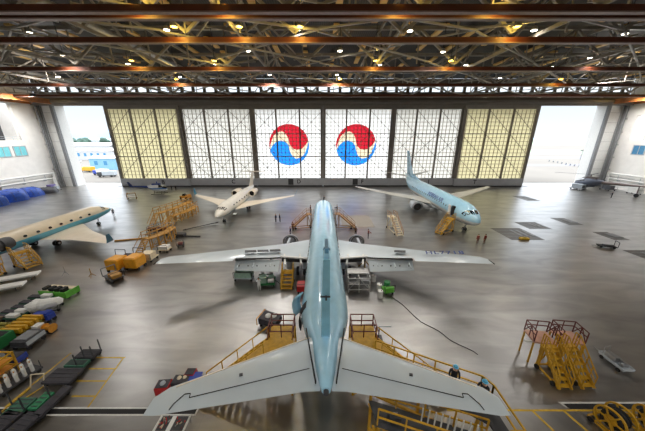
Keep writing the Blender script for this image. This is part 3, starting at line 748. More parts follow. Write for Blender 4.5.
rj = airliner('jet_airliner', 'sky blue airliner facing the viewer before the right doors, yellow stairs at its door', (26.4, 40.0, 0), pi, 39.5, True, wing_m=mat('pale_wing_skin', (206, 204, 194), .35, .1, .06, .6))
text('KOREAN AIR', 1.15, M_navy, rj, (1.84, -13.2, 4.25), (radians(62), 0, radians(90)), 'airline_lettering', .01, 1.1)
m = MB(); m.loft([[(e, .42*cos(2*pi*k/16), .62*sin(2*pi*k/16)) for k in range(16)] for e in (-.04, .04)])
# (the open front door on the starboard side)
m = MB(); m.box(1.6, -5.6, 2.5, 1.93, -4.7, 4.35); m.build('doorway', M_dark, rj)
m = MB(); m.box(1.95, -6.6, 2.5, 2.1, -5.7, 4.35); m.build('front_door', M_white, rj, bevel=.05)

# business jets
M_biz = mat_bands('cream_business_jet_livery', [(0, (70, 140, 172)), (1.55, (96, 178, 204)), (2.55, (226, 212, 184))], 'Z', .3, 0, 8)
M_bizw = mat_bands('white_business_jet_livery', [(0, (70, 150, 180)), (1.35, (120, 186, 206)), (1.75, (226, 222, 210))], 'Z', .3, 0, 8)
M_bw = mat('cream_wing_skin', (222, 210, 190), .35, .05, .06, .5)
def bizjet(label, loc, rz, Ln, span, paint, wm, sides, gold=False, cowl_off=False, wy=-12.2):
    r = thing('business_jet', label, 'airplane', loc, rz)
    st = [(0, .08, .08, 2.2), (-.5, .42, .38, 2.24), (-1.6, .82, .78, 2.36), (-3.0, 1.12, 1.12, 2.5), (-4.6, 1.33, 1.35, 2.6), (-Ln + 10, 1.35, 1.37, 2.6), (-Ln + 6.5, 1.15, 1.15, 2.8), (-Ln + 3.5, .7, .75, 3.1), (-Ln + 1.2, .3, .35, 3.3), (-Ln + .4, .1, .12, 3.4)]
    m = MB(); m.loft([ring(*s_) for s_ in st]); m.build('fuselage', paint, r, True)
    windshield(r, st, ((.06, .55, -1.7, -2.6, .4), (.62, 1.1, -1.8, -2.7, .4)))
    windows(r, (1.36, 1.38), -6.3, -Ln + 11, 1.75, 1.36, 2.6, 2.95, (-1, 1), M_glass, .52, .36)
    hs = span / 2
    for s in (-1, 1):
        w_ = surf([(.8, wy + 5, 7.6, 1.5, .12), (1.3, wy + 4.6, 7.0, 1.52, .12), (hs*.45, wy + .6, 3.8, 1.85, .11), (hs - .3, wy - 4.2, 1.5, 2.35, .1), (hs, wy - 4.6, 1.2, 2.45, .09)], wm, 'wing', r, s)
        m = MB(); m.loft([[(s*(hs + o_), y, z), (s*(hs + o_ + .07), y - .4*c, z), (s*(hs + o_), y - c, z), (s*(hs + o_ - .05), y - .4*c, z)] for o_, y, z, c in ((0, wy - 4.6, 2.42, 1.25), (.35, wy - 5.1, 3.0, 1.0), (.75, wy - 5.9, 3.9, .55))]); m.build('winglet', M_tealw, w_)
        ex, ey, ez = s*2.15, -Ln + 10.2, 3.1; n = 20
        def er(y, rad): return [(ex + rad*cos(2*pi*k/n), y, ez + rad*sin(2*pi*k/n)) for k in range(n)]
        m = MB(); m.loft([er(ey - .5, .62), er(ey + .02, .66), er(ey + .05, .74), er(ey - .3, .84), er(ey - 1.2, .88)] + ([er(ey - 1.25, .7)] if cowl_off else [er(ey - 2.8, .82), er(ey - 4.2, .6), er(ey - 4.25, .5)]), cap=False)
        en = m.build('engine_nacelle', M_bw if not cowl_off else M_dgrey, r, True)
        m = MB(); m.tube((ex, ey - .5, ez), (ex, ey - .6, ez), .65, 18); m.tube((ex, ey - .5, ez), (ex, ey - .15, ez), .22, 10, .02)
        for q in range(14): a = 2*pi*q/14; m.bar((ex, ey - .45, ez), (ex + .6*cos(a), ey - .42, ez + .6*sin(a)), .1, .03)
        m.build('fan', M_dark, en)
        if cowl_off: m = MB(); m.tube((ex, ey - 1.2, ez), (ex, ey - 4.4, ez), .66, 16, .42); m.build('engine_core', M_dgrey, en)
        m = MB(); m.box(min(s*1.0, s*1.7), ey - 3.2, ez - .1, max(s*1.0, s*1.7), ey - 1.4, ez + .1); m.build('pylon', M_bw, en)
        surf([(.05, -Ln + 1.2, 2.6, 7.3, .1), (3.6, -Ln - .9, 1.1, 7.15, .09)], wm, 'tailplane', r, s)
        gear(r, s*1.9, wy - 1.2, 1.6, .42, .26, 'main_gear')
    vfin([(3.2, -Ln + 6.2, 5.0, .4), (4.4, -Ln + 4.4, 3.9, .35), (7.3, -Ln + 1.7, 2.9, .22)], wm, 'fin', r)
    gear(r, 0, -3.6, 1.5, .27, .17, 'nose_gear')
    m = MB(); m.box(.75, -4.6, 1.0, 1.7, -4.55, 1.9) if False else m.box(-1.75, -6.1, 1.05, -1.15, -5.2, 1.15); m.build('air_stair', M_white, r)
    return r
bizjet('cream and white business jet facing the viewer before the left doors, engines above its tail', (-20.2, 45.0, 0), pi + radians(-1.0), 26.5, 25.5, M_bizw, M_bw, 1, wy=-12.6)
bizjet('cream and teal business jet cropped at the left edge, nose away, teal winglet', (-44.6, 50.6, 0), 0, 29.5, 28.4, M_biz, M_bw, 1, cowl_off=True, wy=-12.4)

# ================================================================== people
def body_mesh(pose):
    """one continuous figure; pose: dict of offsets. Returns mesh with slots skin, top, trousers, shoes"""
    V = [(0,0,.95),(0,0,1.12),(0,-.01,1.3),(0,-.01,1.43),(0,0,1.52),(0,.01,1.62),(0,.015,1.72)]
    R = [(.15,.11),(.145,.1),(.17,.115),(.13,.09),(.058,.058),(.082,.095),(.07,.085)]
    E = [(0,1),(1,2),(2,3),(3,4),(4,5),(5,6)]
    lf = pose.get('stride', 0)
    for s in (-1, 1):
        k = len(V); f = lf * s
        V += [(s*.09,0,.9),(s*.1,.03+f*.5,.5),(s*.1,f,.09),(s*.11,.15+f,.04)]
        R += [(.095,.1),(.062,.065),(.043,.048),(.04,.03)]; E += [(0,k),(k,k+1),(k+1,k+2),(k+2,k+3)]
        k = len(V); el, ha = pose['arm']
        V += [(s*.19,-.01,1.42),(s*(.24+el[0]),el[1],1.13+el[2]),(s*(.25+ha[0]),ha[1],.88+ha[2])]
        R += [(.06,.06),(.044,.044),(.032,.03)]; E += [(3,k),(k,k+1),(k+1,k+2)]
        e = Vector(V[k+1]); h = Vector(V[k+2]); d = (h - e).normalized(); sd = d.cross(Vector((s,0,0))).normalized()
        V.append(tuple(h + d*.07)); R.append((.034,.016)); E.append((k+2,k+3)); pk = k+3
        for j, (o_, l_) in enumerate(((-.03,.07),(-.01,.085),(.01,.08),(.03,.06))):
            a = len(V); V += [tuple(h + d*.09 + sd*o_), tuple(h + d*(.09+l_*.55) + sd*o_*1.1 - Vector((s*.01,0,0))), tuple(h + d*(.09+l_) + sd*o_*1.1 - Vector((s*.028,0,0)))]
            R += [(.009,.009)]*3; E += [(pk,a),(a,a+1),(a+1,a+2)]
        a = len(V); V += [tuple(h + d*.035 - sd*.045), tuple(h + d*.08 - sd*.06)]; R += [(.01,.01)]*2; E += [(k+2,a),(a,a+1)]
    me = bpy.data.meshes.new('b'); me.from_pydata(V, E, []); o = bpy.data.objects.new('b', me); COL.objects.link(o)
    o.modifiers.new('s', 'SKIN'); o.modifiers.new('u', 'SUBSURF').levels = 1
    for i, v in enumerate(me.skin_vertices[0].data): v.radius = R[i]; v.use_root = (i == 0)
    m2 = bpy.data.meshes.new_from_object(o.evaluated_get(bpy.context.evaluated_depsgraph_get())); m2.name = 'person'
    bpy.data.objects.remove(o)
    for _ in range(4): m2.materials.append(M_skin)
    for p in m2.polygons:
        c = p.center; p.use_smooth = True
        i = 2
        if c.z > 1.485: i = 0
        elif c.z < .1: i = 3
        elif abs(c.x) > .16 and (c.z > .75):
            hd = Vector((.25 + pose['arm'][1][0], pose['arm'][1][1], .88 + pose['arm'][1][2]))
            i = 0 if (Vector((abs(c.x), c.y, c.z)) - hd).length < .05 or (Vector((abs(c.x), c.y, c.z)) - hd).length < .2 and c.z < hd.z else 1
        elif c.z > .98: i = 1
        p.material_index = i
    return m2
POSES = {'stand': body_mesh({'arm': ((0,-.03,0),(0,.04,0))}), 'walk': body_mesh({'stride': .17, 'arm': ((.02,-.08,0),(.02,.0,.02))}), 'work': body_mesh({'arm': ((.0,.1,.05),(-.1,.36,.24))})}
M_hair = mat('black_hair', (22, 20, 20), .7)
def head_parts(o, hat=None):
    if hat:
        m = MB(); m.dome((0, .015, 1.69), .115, .12, 14, 5); m.tube((0, .03, 1.68), (0, .03, 1.695), .14, 14); m.build('helmet', hat, o, True)
    else:
        m = MB(); m.dome((0, -.005, 1.66), .096, .115, 12, 4); m.build('hair', M_hair, o, True)
    m = MB()
    for s in (-1, 1): m.cb((s*.032, .1, 1.645), (.02, .012, .012))
    m.cb((0, .108, 1.565), (.045, .012, .01)); m.build('eyes_and_mouth', M_dark, o)
    m = MB(); m.loft([[(-.008,.1,1.65),(.008,.1,1.65),(.008,.09,1.65),(-.008,.09,1.65)], [(-.016,.128,1.6),(.016,.128,1.6),(.016,.09,1.595),(-.016,.09,1.595)]])
    for s in (-1, 1): m.cb((s*.09, .01, 1.62), (.02, .045, .06))
    m.build('nose_and_ears', M_skin, o)
def person(loc, rz, pose, top, low, label, hat=None):
    o = bpy.data.objects.new('person', POSES[pose]); COL.objects.link(o); o.location = loc; o.rotation_euler = (0, 0, rz)
    for i, m in enumerate((M_skin, top, low, M_black)): o.material_slots[i].link = 'OBJECT'; o.material_slots[i].material = m
    head_parts(o, hat)
    return tag(o, label, 'person', 'maintenance workers')
C_navy = mat('navy_cloth', (36, 42, 66), .9); C_grey = mat('grey_cloth', (96, 92, 92), .9); C_white = mat('white_coverall', (226, 228, 226), .9)
C_brown = mat('brown_cloth', (110, 72, 60), .9); C_red = mat('dull_red_cloth', (132, 52, 44), .9); C_black = mat('black_cloth', (30, 30, 34), .9)
H_blue = mat('light_blue_helmet', (92, 178, 214), .3); H_white = mat('white_helmet', (220, 220, 220), .3)
for px, py, rz, po, tp, lw_, lb in (
    (114, 216, 1, 'stand', C_grey, C_navy, 'person in grey standing alone near the nose of the teal striped jet'),
    (187, 217, 2, 'walk', C_navy, C_navy, None), (276, 222, 2.4, 'stand', C_navy, C_black, 'left one of two people standing between the white jet and the airliner nose'),
    (280, 222, -1, 'stand', C_navy, C_black, 'right one of two people standing between the white jet and the airliner nose'),
    (293, 231, .5, 'work', C_brown, C_black, 'person in brown beside the foot of the left nose stairs'),
    (290.5, 236, 2, 'stand', C_navy, C_black, 'person in navy standing ahead of the left engine'),
    (355.5, 236, 3, 'stand', C_brown, C_black, 'person in brown standing ahead of the right engine'),
    (368, 238.5, -2, 'work', C_red, C_black, 'person in dull red standing right of the airliner nose stairs'),
    (477, 244, 0, 'stand', C_red, C_brown, 'left one of two people in dull red before the blue airliner nose'),
    (484, 244, .3, 'stand', C_red, C_brown, 'right one of two people in dull red before the blue airliner nose'),
    (324, 202, 1, 'stand', C_black, C_black, 'person in black far ahead of the central airliner nose'),
    (611, 198, 1, 'work', C_navy, C_black, 'person in navy bending by the dark helicopter boom'),
    (172, 190.5, 1, 'stand', C_black, C_black, 'left one of two people in black by the helicopter nose'),
    (176, 190.5, 1, 'stand', C_black, C_black, 'right one of two people in black by the helicopter nose'),
    (259.5, 291, .2, 'work', C_white, C_white, 'person in white coveralls beside the green cart under the left wing')):
    if lb is None: continue
    X, Y = P(px, py); person((X, Y, 0), rz, po, tp, lw_, lb)

# ================================================================== ground equipment
def stairs(name, label, loc, rz, h, run, w=1.1, plat=1.6, c=None, rail=None, nst=None, group=None, floor_m=None, cat='stairs', wheels=True):
    """foot of the stair at local y=0, rising to +y"""
    c = c or M_yel; rail = rail or c
    r = thing(name, label, cat, loc, rz, group); nst = nst or max(4, int(h / .28))
    m = MB()
    for s in (-1, 1): m.bar((s*w/2, 0, .15), (s*w/2, run, h), .08, .2)
    m.build('stringer', c, r)
    for k in range(nst):
        t = (k + .7) / nst; MB().box(-w/2, run*t - .14, h*t + .0, w/2, run*t + .14, h*t + .05).build('step', c, r)
    MB().box(-w/2 - .1, run, h - .06, w/2 + .1, run + plat, h + .06).build('platform', floor_m or c, r)
    for s in (-1, 1):
        m = MB(); x = s*(w/2 + .04)
        m.bar((x, .1, 1.05), (x, run, h + 1.05), .06); m.bar((x, .1, .6), (x, run, h + .55), .045); m.bar((x, run, h + 1.05), (x, run + plat, h + 1.05), .06); m.bar((x, run, h + .55), (x, run + plat, h + .55), .045)
        for k in range(5): t = k/4; m.bar((x, .1 + (run-.1)*t, .1 + (h-.1)*t), (x, .1 + (run-.1)*t, 1.05 + h*t*1.0), .05)
        for y in (run + plat*.5, run + plat): m.bar((x, y, h), (x, y, h + 1.05), .05)
        m.build('handrail', rail, r)
    m = MB()
    for s in (-1, 1):
        for y in (run + .1, run + plat - .1): m.bar((s*w/2, y, .2), (s*w/2, y, h), .09)
        m.bar((s*w/2, run*.1, .22), (s*w/2, run + plat, .22), .1); m.bar((s*w/2, run + plat - .1, .2), (s*w/2, run + .1, h), .06)
    m.bar((-w/2, run + plat - .1, .22), (w/2, run + plat - .1, .22), .1); m.bar((-w/2, run + plat - .1, .25), (w/2, run + plat - .1, h), .06); m.bar((-w/2, run*.4, .22), (w/2, run*.4, .22), .08)
    m.build('support_frame', c, r)
    for s in (-1, 1):
        for y in (run*.25, run + plat - .25): MB().wheel((s*(w/2 + .1), y, .18), .18, .12).build('wheel', M_black, r, True)
    return r
def place(px, py, h=0): X, Y = P(px, py, h); return (X, Y, 0)

# two stairs on the right of the hall
stairs('maintenance_stairs', 'yellow mobile stairs right of the centre, the left one of the pair', (16.75, 12.8, 0), 0, 1.95, 1.7, .85, .35, M_yel)
stairs('maintenance_stairs', 'yellow mobile stairs right of the centre, the right one of the pair', (18.4, 12.85, 0), radians(4), 1.95, 1.75, .85, .35, M_yel)
for x, lb in ((16.75, 'left'), (18.8, 'right')):
    r = thing('guard_rail_platform', 'dark red railed platform with pink deck behind the %s yellow stairs' % lb, 'platform', (x, 14.95, 0), radians(-8)); r.scale = (.8, 1, 1)
    MB().box(-1.0, 0, 1.93, 1.0, 1.3, 2.05).build('deck', mat('pink_deck', (196, 150, 130), .6), r)
    m = MB()
    for x_ in (-1.0, 1.0):
        for y_ in (.05, .65, 1.25): m.bar((x_, y_, 2.05), (x_, y_, 3.0), .06)
        for z in (2.6, 3.0): m.bar((x_, .05, z), (x_, 1.25, z), .06)
        m.bar((x_, .05, 2.05), (x_, .65, 3.0), .05); m.bar((x_, .65, 3.0), (x_, 1.25, 2.05), .05)
    for z in (2.6, 3.0): m.bar((-1.0, 1.25, z), (1.0, 1.25, z), .06)
    m.bar((0, 1.25, 2.05), (0, 1.25, 3.0), .05); m.build('guard_rail', M_maroon, r)
    for x_ in (-.95, .95):
        for y_ in (.1, 1.2): MB().bar((x_, y_, 0), (x_, y_, 1.95), .1).build('leg', M_yel, r)
    m = MB(); m.tube((-1.6, .3, 1.8), (1.1, .3, 1.85), .08, 8); m.build('tow_tube', M_white, r)
# silver equipment trailer
r = thing('equipment_trailer', 'small silver trailer with machinery on the open floor, right of the yellow stairs', 'trailer', (22.5, 14.9, 0), 0); r.scale = (.5, .72, .8)
m = MB(); m.box(-.85, -1.2, .35, .85, 1.2, .45); m.bar((-.85,-1.2,.55),(.85,-1.2,.55),.08); m.bar((-.85,1.2,.55),(.85,1.2,.55),.08); m.bar((-.85,-1.2,.55),(-.85,1.2,.55),.08); m.bar((.85,-1.2,.55),(.85,1.2,.55),.08); m.build('bed', M_lgrey, r)
m = MB(); m.box(-.6, -.2, .45, .1, .8, 1.0); m.box(.2, -.8, .45, .6, .6, .8); m.tube((-.5, -.7, .65), (.1, -.7, .65), .2, 12); m.build('pump_unit', M_steel, r)
m = MB(); m.path([(-.7, .9, .45), (-.7, .9, 1.4), (.3, 1.0, 1.4), (.3, 1.0, .45)], .04); m.path([(-.3, 1.2, .4), (-.3, 2.1, .3)], .04); m.build('frame', M_steel, r)
for x in (-.85, .85):
    for y in (-.8, .8): MB().wheel((x, y, .2), .2, .12).build('wheel', M_black, r, True)

# airliner nose stairs
stairs('boarding_stairs', 'brown boarding stairs leading up to the left front door of the central airliner', (-5.9, 44.6, 0), radians(-78), 2.7, 3.0, 1.0, .9, mat('tan_paint', (170, 128, 84), .5))
stairs('boarding_stairs', 'brown boarding stairs on the right front side of the central airliner', (6.3, 44.9, 0), radians(80), 2.7, 3.1, 1.2, .9, mat('tan_paint', (170, 128, 84), .5))
person((-2.25, 45.25, 2.76), -1.2, 'stand', C_brown, C_black, 'person in brown on the top of the left nose stairs')
person((2.75, 45.5, 2.76), 1.4, 'work', C_black, C_black, 'person in black on the top of the right nose stairs')
stairs('boarding_stairs', 'yellow boarding stairs at the open front door of the right blue airliner', (20.6, 41.6, 0), radians(-58), 2.45, 3.0, 1.1, .8, M_yel)
# boarding ladder left of the right airliner
r = stairs('work_stand', 'tall narrow tan work stand standing alone between the two airliners', (13.6, 40.6, 0), radians(8), 2.4, 3.4, 1.1, 1.5, M_cream, mat('tan_paint', (170, 128, 84), .5))

# central tail docks: railed platforms with stairs both sides of the rear fuselage
for s, nm in ((-1, 'left'), (1, 'right')):
    r = thing('tail_dock', 'yellow railed tail dock with stairs hugging the %s rear side of the central airliner' % nm, 'platform', (s*2.9, 13.9, 0), 0)
    MB().box(-.9, -1.4, 3.15, .9, 1.5, 3.25).build('deck', M_yel, r)
    m = MB()
    for x in (-.85, .85):
        for y in (-1.35, 0, 1.45): m.bar((x, y, 0), (x, y, 3.2), .12)
    for z in (1.1, 2.2):
        for y in (-1.35, 1.45): m.bar((-.85, y, z), (.85, y, z), .08); m.bar((-.85, y, z - 1.1), (.85, y, z), .06)
        for x in (-.85, .85): m.bar((x, -1.35, z), (x, 1.45, z), .08); m.bar((x, -1.35, z - 1.1), (x, 1.45, z), .06)
    m.build('leg_frame', M_yel, r)
    m = MB()
    for z in (3.75, 4.3):
        m.bar((-.85, 1.45, z), (.85, 1.45, z), .06); m.bar((-.85, .35, z), (.85, .35, z), .06); m.bar((-.85, -.4, z), (-.85, 1.45, z), .06); m.bar((.85, -.4, z), (.85, 1.45, z), .06)
    for x in (-.85, 0, .85):
        for y in (.35, 1.45): m.bar((x, y, 3.2), (x, y, 4.3), .06)
    m.build('guard_rail', M_maroon, r)
    m = MB()
    for y in (-1.2, .3): m.bar((s*.9, y, 3.2), (s*5.2, y - .9, .1), .1, .22)
    m.build('stringer', M_yel, r)
    for k in range(12):
        t = (k + .5)/12; x = s*(.9 + 4.3*t); z = 3.2 - 3.1*t; MB().box(x - .15, -1.2 - .9*t, z, x + .15, .3 - .9*t, z + .05).build('tread', M_yel, r)
    m = MB()
    for y in (-1.2, .3):
        m.bar((s*.9, y, 4.2), (s*5.2, y - .9, 1.1), .06)
        for k in range(5): t = k/4; m.bar((s*(.9 + 4.3*t), y - .9*t, 3.2 - 3.1*t), (s*(.9 + 4.3*t), y - .9*t, 4.2 - 3.1*t), .05)
    m.build('handrail', M_yel, r)
# small dolly with white bags left of the dock
X, Y = P(272, 332); r = thing('tool_cart', 'dark tool cart with white bags beside the left tail dock stairs', 'cart', (X - .3, Y + .95, 0), radians(-20))
MB().box(-.9, -.6, .3, .9, .6, .9).build('cabinet', M_plat, r); m = MB(); m.dome((-.2, 0, .9), .3, .2); m.dome((.3, .2, .9), .25, .2); m.build('bag', M_white, r, True)
for x in (-.7, .7):
    for y in (-.5, .5): MB().wheel((x, y, .15), .15, .1).build('wheel', M_black, r, True)
m = MB(); m.bar((-1.0, -.7, .9), (-1.0, .7, .9), .08); m.bar((-1.0,-.7,.2),(-1.0,-.7,.9),.06); m.bar((-1.0,.7,.2),(-1.0,.7,.9),.06); m.build('handle', M_orange, r)

# stabiliser dock right: walkway around the right tailplane
r = thing('tailplane_dock', 'long yellow docking platform with railings around the right tailplane', 'platform', (0, 0, 0), 0)
FZ = 4.0
fore = [(2.9, 11.6), (3.1, 12.0), (8.7, 9.3), (8.7, 7.3), (8.0, 7.3), (8.0, 8.2), (7.3, 8.5)]
m = MB(); m.prism([(2.9, 11.55), (3.2, 12.1), (8.2, 9.75), (8.5, 9.2), (8.5, 7.2), (7.8, 7.2), (7.8, 8.15)], FZ - .08, FZ); m.build('front_walkway', M_dgrey, r)
m = MB(); m.prism([(2.5, 9.9), (7.7, 8.2), (7.7, 6.95), (2.7, 8.6)], FZ - .88, FZ - .8); m.build('rear_walkway', M_dgrey, r)
def rail(parent, pts, z, m_, h=1.1, n=None, name='guard_rail'):
    m = MB()
    for (a, b), (c, d) in zip(pts[:-1], pts[1:]):
        for k in (.5, 1.0): m.bar((a, b, z + h*k), (c, d, z + h*k), .065)
        L_ = math.hypot(c-a, d-b); q = max(1, int(L_/1.1))
        for i in range(q + 1): t = i/q; m.bar((a+(c-a)*t, b+(d-b)*t, z), (a+(c-a)*t, b+(d-b)*t, z + h), .06)
    return m.build(name, m_, parent)
rail(r, [(3.2, 12.05), (8.2, 9.7), (8.45, 9.2), (8.45, 7.2), (7.85, 7.2)], FZ, M_yel)
rail(r, [(2.55, 9.85), (7.7, 8.15)], FZ - .8, M_yel); rail(r, [(2.7, 8.65), (7.65, 7.0)], FZ - .8, M_yel)
m = MB()
for (x, y, z) in [(3.1, 11.7, FZ), (5.6, 10.6, FZ), (8.1, 9.2, FZ), (8.1, 7.3, FZ), (2.6, 9.8, 3.2), (2.8, 8.7, 3.2), (5.2, 8.95, 3.2), (5.3, 7.85, 3.2), (7.6, 8.15, 3.2), (7.6, 7.1, 3.2), (3.9, 9.35, 3.2), (4.0, 8.3, 3.2)]: m.bar((x, y, 0), (x, y, z - .08), .13)
for a, b, z in (((3.1, 11.7), (8.1, 9.2), 3.9), ((2.6, 9.8), (7.6, 8.15), 3.2), ((2.8, 8.7), (7.6, 7.1), 3.2), ((3.1, 11.7), (8.1, 9.2), 1.4), ((2.6, 9.8), (7.6, 8.15), 1.2), ((2.8, 8.7), (7.6, 7.1), 1.2)): m.bar((*a, z - .15), (*b, z - .15), .14)
for x0, x1 in ((2.5, 3.9), (3.9, 5.2), (5.2, 6.5), (6.5, 7.9)):
    for o_, yb_ in ((0, 10.62), (0, 9.55)):
        y0 = yb_ - x0*.325; y1 = yb_ - x1*.325; m.bar((x0, y0, .35), (x1, y1, 3.0), .08); m.bar((x0, y0, 3.0), (x1, y1, .35), .08)
m.bar((7.6, 8.15, 3.05), (8.1, 9.2, 3.8), .1); m.bar((2.6, 9.8, 3.05), (3.1, 11.7, 3.8), .1); m.bar((2.6, 9.8, 3.05), (2.8, 8.7, 3.05), .1); m.build('support_frame', M_yel, r)
# guard rods at the walkway edge nearest the tailplane trailing edge
m = MB()
for k in range(9): x = 5.3 + k*.28; m.bar((x - .4, 8.75 - (x-5.3)*.33, FZ - .8), (x - .4, 8.75 - (x-5.3)*.33, FZ + .2), .05)
m.build('guard_rod', M_white, r)
for X, Y, rz, lb in ((6.75, 9.75, 2.7, 'person with light blue helmet, the left one of two on the tailplane dock'), (7.75, 8.95, 2.2, 'person with light blue helmet, the right one on the tailplane dock end')):
    person((X, Y, FZ), rz, 'work', C_black, C_navy, lb, H_blue)
for k, (x, y) in enumerate(((3.6, 8.9), (6.9, 7.8), (7.4, 9.4))):
    o = MB().box(-.3, -.25, 0, .3, .25, .4).build('tool_box', M_dgrey, None, bevel=.03); o.location = (x, y, (FZ if k == 2 else FZ - .8) + .005)
    tag(o, ['dark tool box on the lower tailplane walkway near the fuselage', 'dark tool box on the lower tailplane walkway near its outer end', 'dark tool box on the upper walkway between the helmeted people'][k], 'box')
    MB().bar((-.15, 0, .46), (.15, 0, .46), .04).build('handle', M_steel, o)
# lower yellow gantry frames below the right tailplane
# hose reels at the lower right
for i, (x, y) in enumerate(((17.3, 10.45), (19.5, 10.35), (21.6, 10.4))):
    r = thing('hose_reel', ['yellow wheeled hose reel by the black floor trench, leftmost of three', 'yellow wheeled hose reel in the middle of three by the trench', 'yellow wheeled hose reel at the bottom right corner'][i], 'reel', (x, y, 0), radians([12, -8, 6][i]))
    for s in (-1, 1):
        m = MB(); n = 20; R_ = .72
        for k in range(n):
            a, b = 2*pi*k/n, 2*pi*(k+1)/n; m.bar((s*.42, R_*cos(a), .9 + R_*sin(a)), (s*.42, R_*cos(b), .9 + R_*sin(b)), .09)
        for k in range(6): a = pi*k/3; m.bar((s*.42, 0, .9), (s*.42, R_*cos(a), .9 + R_*sin(a)), .07)
        m.build('reel_flange', M_yel, r)
    MB().tube((-.4, 0, .9), (.4, 0, .9), .3, 16).build('drum', M_yel, r, True)
    m = MB()
    for k in range(6): m.tube((-.38 + k*.13, 0, .9), (-.27 + k*.13, 0, .9), .5 + .03*(k % 2), 20)
    m.build('hose', M_black, r, True)
    m = MB()
    for s in (-1, 1): m.bar((s*.55, -.8, .15), (s*.55, .8, .15), .1); m.bar((s*.55, -.5, .15), (s*.55, 0, .9), .08); m.bar((s*.55, .5, .15), (s*.55, 0, .9), .08)
    for y in (-.8, .8): m.bar((-.55, y, .15), (.55, y, .15), .1)
    m.path([(-.5, -.8, .2), (-.5, -1.2, 1.0), (.5, -1.2, 1.0), (.5, -.8, .2)], .04); m.build('frame', M_yel, r)
    for x_ in (-.65, .65):
        for y_ in (-.6, .6): MB().wheel((x_, y_, .16), .16, .1).build('wheel', M_black, r, True)

# equipment under the central airliner's wings
def cart(name, label, loc, rz, sx, sy, bed_m, cat='cart', h=.45, load=None, rails=True):
    r = thing(name, label, cat, loc, rz)
    MB().box(-sx/2, -sy/2, h - .12, sx/2, sy/2, h).build('bed', bed_m, r, bevel=.02)
    for x in (-sx/2 + .15, sx/2 - .15):
        for y in (-sy*.36, sy*.36): MB().wheel((x, y, .18), .18, .12).build('wheel', M_black, r, True)
    if rails:
        m = MB(); m.path([(-sx/2, -sy/2, h), (-sx/2, -sy/2, h + .8), (sx/2, -sy/2, h + .8), (sx/2, -sy/2, h)], .035); m.build('push_handle', M_dgrey, r)
    m = MB(); m.bar((0, sy/2, h*.6), (0, sy/2 + .7, .15), .06); m.build('drawbar', M_dgrey, r)
    for nm, mt, boxes in (load or []):
        m = MB()
        for b in boxes:
            if b[0] == 'b': m.box(*b[1:])
            elif b[0] == 'c': m.tube(b[1], b[2], b[3], 14)
            elif b[0] == 'd': m.dome(b[1], b[2], b[3])
        m.build(nm, mt, r, nm in ('tank', 'cover', 'drum'))
    return r
cart('wheeled_bin', 'grey framed bin trolley with white lining under the outer left flap', (-9.6, 27.0, 0), 0, 2.2, 1.3, M_lgrey, 'trolley', .5, [('bin', mat('pale_green_plastic', (150, 180, 160), .5), [('b', -1.0, -.6, .5, 1.0, -.55, 1.2), ('b', -1.0, .55, .5, 1.0, .6, 1.2), ('b', -1.0, -.6, .5, -.95, .6, 1.2), ('b', .95, -.6, .5, 1.0, .6, 1.2)])])
cart('engine_service_cart', 'green service cart loaded with hoses beneath the left flap', (-6.6, 25.9, 0), .1, 2.0, 1.7, M_green, 'cart', .5, [('pump_unit', mat('pale_green_plastic', (150, 180, 160), .5), [('b', -.8, -.6, .5, 0, .4, 1.2), ('b', .2, 0, .5, .8, .7, 1.0)]), ('tank', M_alu, [('c', (.2, -.5, .75), (.9, -.5, .75), .24), ('c', (-.5, .6, .5), (-.5, .6, 1.3), .18)]), ('hose', M_black, [('c', (-.9, .2, 1.2), (.7, .5, 1.05), .05)])])
stairs('wing_access_stand', 'yellow access stand with steps under the left inner wing', (-4.1, 24.5, 0), 0, 1.5, 1.6, 1.2, .5, M_yel)
o = cart('parts_cart', 'red covered parts cart beside the left main wheels', (-2.35, 24.4, 0), 0, 1.0, 1.2, M_red, 'cart', .5, [('cover', M_red, [('b', -.48, -.58, .5, .48, .58, 1.05)])])
cart('oil_cart', 'lime green cart with white drums standing behind the right wing', (7.3, 24.3, 0), .2, 1.1, 1.3, M_lime, 'cart', .45, [('tank', M_green, [('c', (0, .2, .45), (0, .2, 1.25), .34)]), ('cabinet', M_lime, [('b', -.5, -.6, .45, .5, -.1, .9)])])
for k, (px, py) in enumerate(((373.5, 281), (379, 290), (380, 297))):
    X, Y = P(px, py); o = MB().tube((0,0,0), (0,0,.75), .28, 16).tube((0,0,.75), (0,0,.8), .3, 16).build('drum', M_white, None, True); o.location = (X, Y, 0)
    tag(o, ['white drum standing behind the right inner flap', 'white drum beside the lime cart, the farther one', 'white drum beside the lime cart, nearest the viewer'][k], 'drum')
    MB().tube((.12, 0, .8), (.12, 0, .86), .05, 8).build('cap', M_black, o)
# grey scaffold stand under right inner wing
r = thing('scaffold_stand', 'grey tubular scaffold stand beneath the right inner wing', 'scaffold', (4.1, 25.4, 0), 0)
m = MB()
for x in (-1.2, 0, 1.2):
    for y in (-1.2, 1.0): m.tube((x, y, 0), (x, y, 1.9), .05, 6)
for z in (.4, 1.1, 1.8):
    for y in (-1.2, 1.0): m.tube((-1.2, y, z), (1.2, y, z), .05, 6)
    for x in (-1.2, 0, 1.2): m.tube((x, -1.2, z), (x, 1.0, z), .05, 6)
m.tube((-1.2, -1.2, .4), (0, -1.2, 1.8), .04, 6); m.tube((0, -1.2, 1.8), (1.2, -1.2, .4), .04, 6); m.build('frame', M_alu, r)
MB().box(-1.2, -.2, 1.82, 1.2, 1.0, 1.88).build('deck', M_alu, r)
m = MB(); m.box(-1.2, -1.2, 1.0, -.2, .0, 1.05); m.box(.2, -1.2, 1.0, 1.1, -.4, 1.5); m.build('shelf_load', M_grey, r)
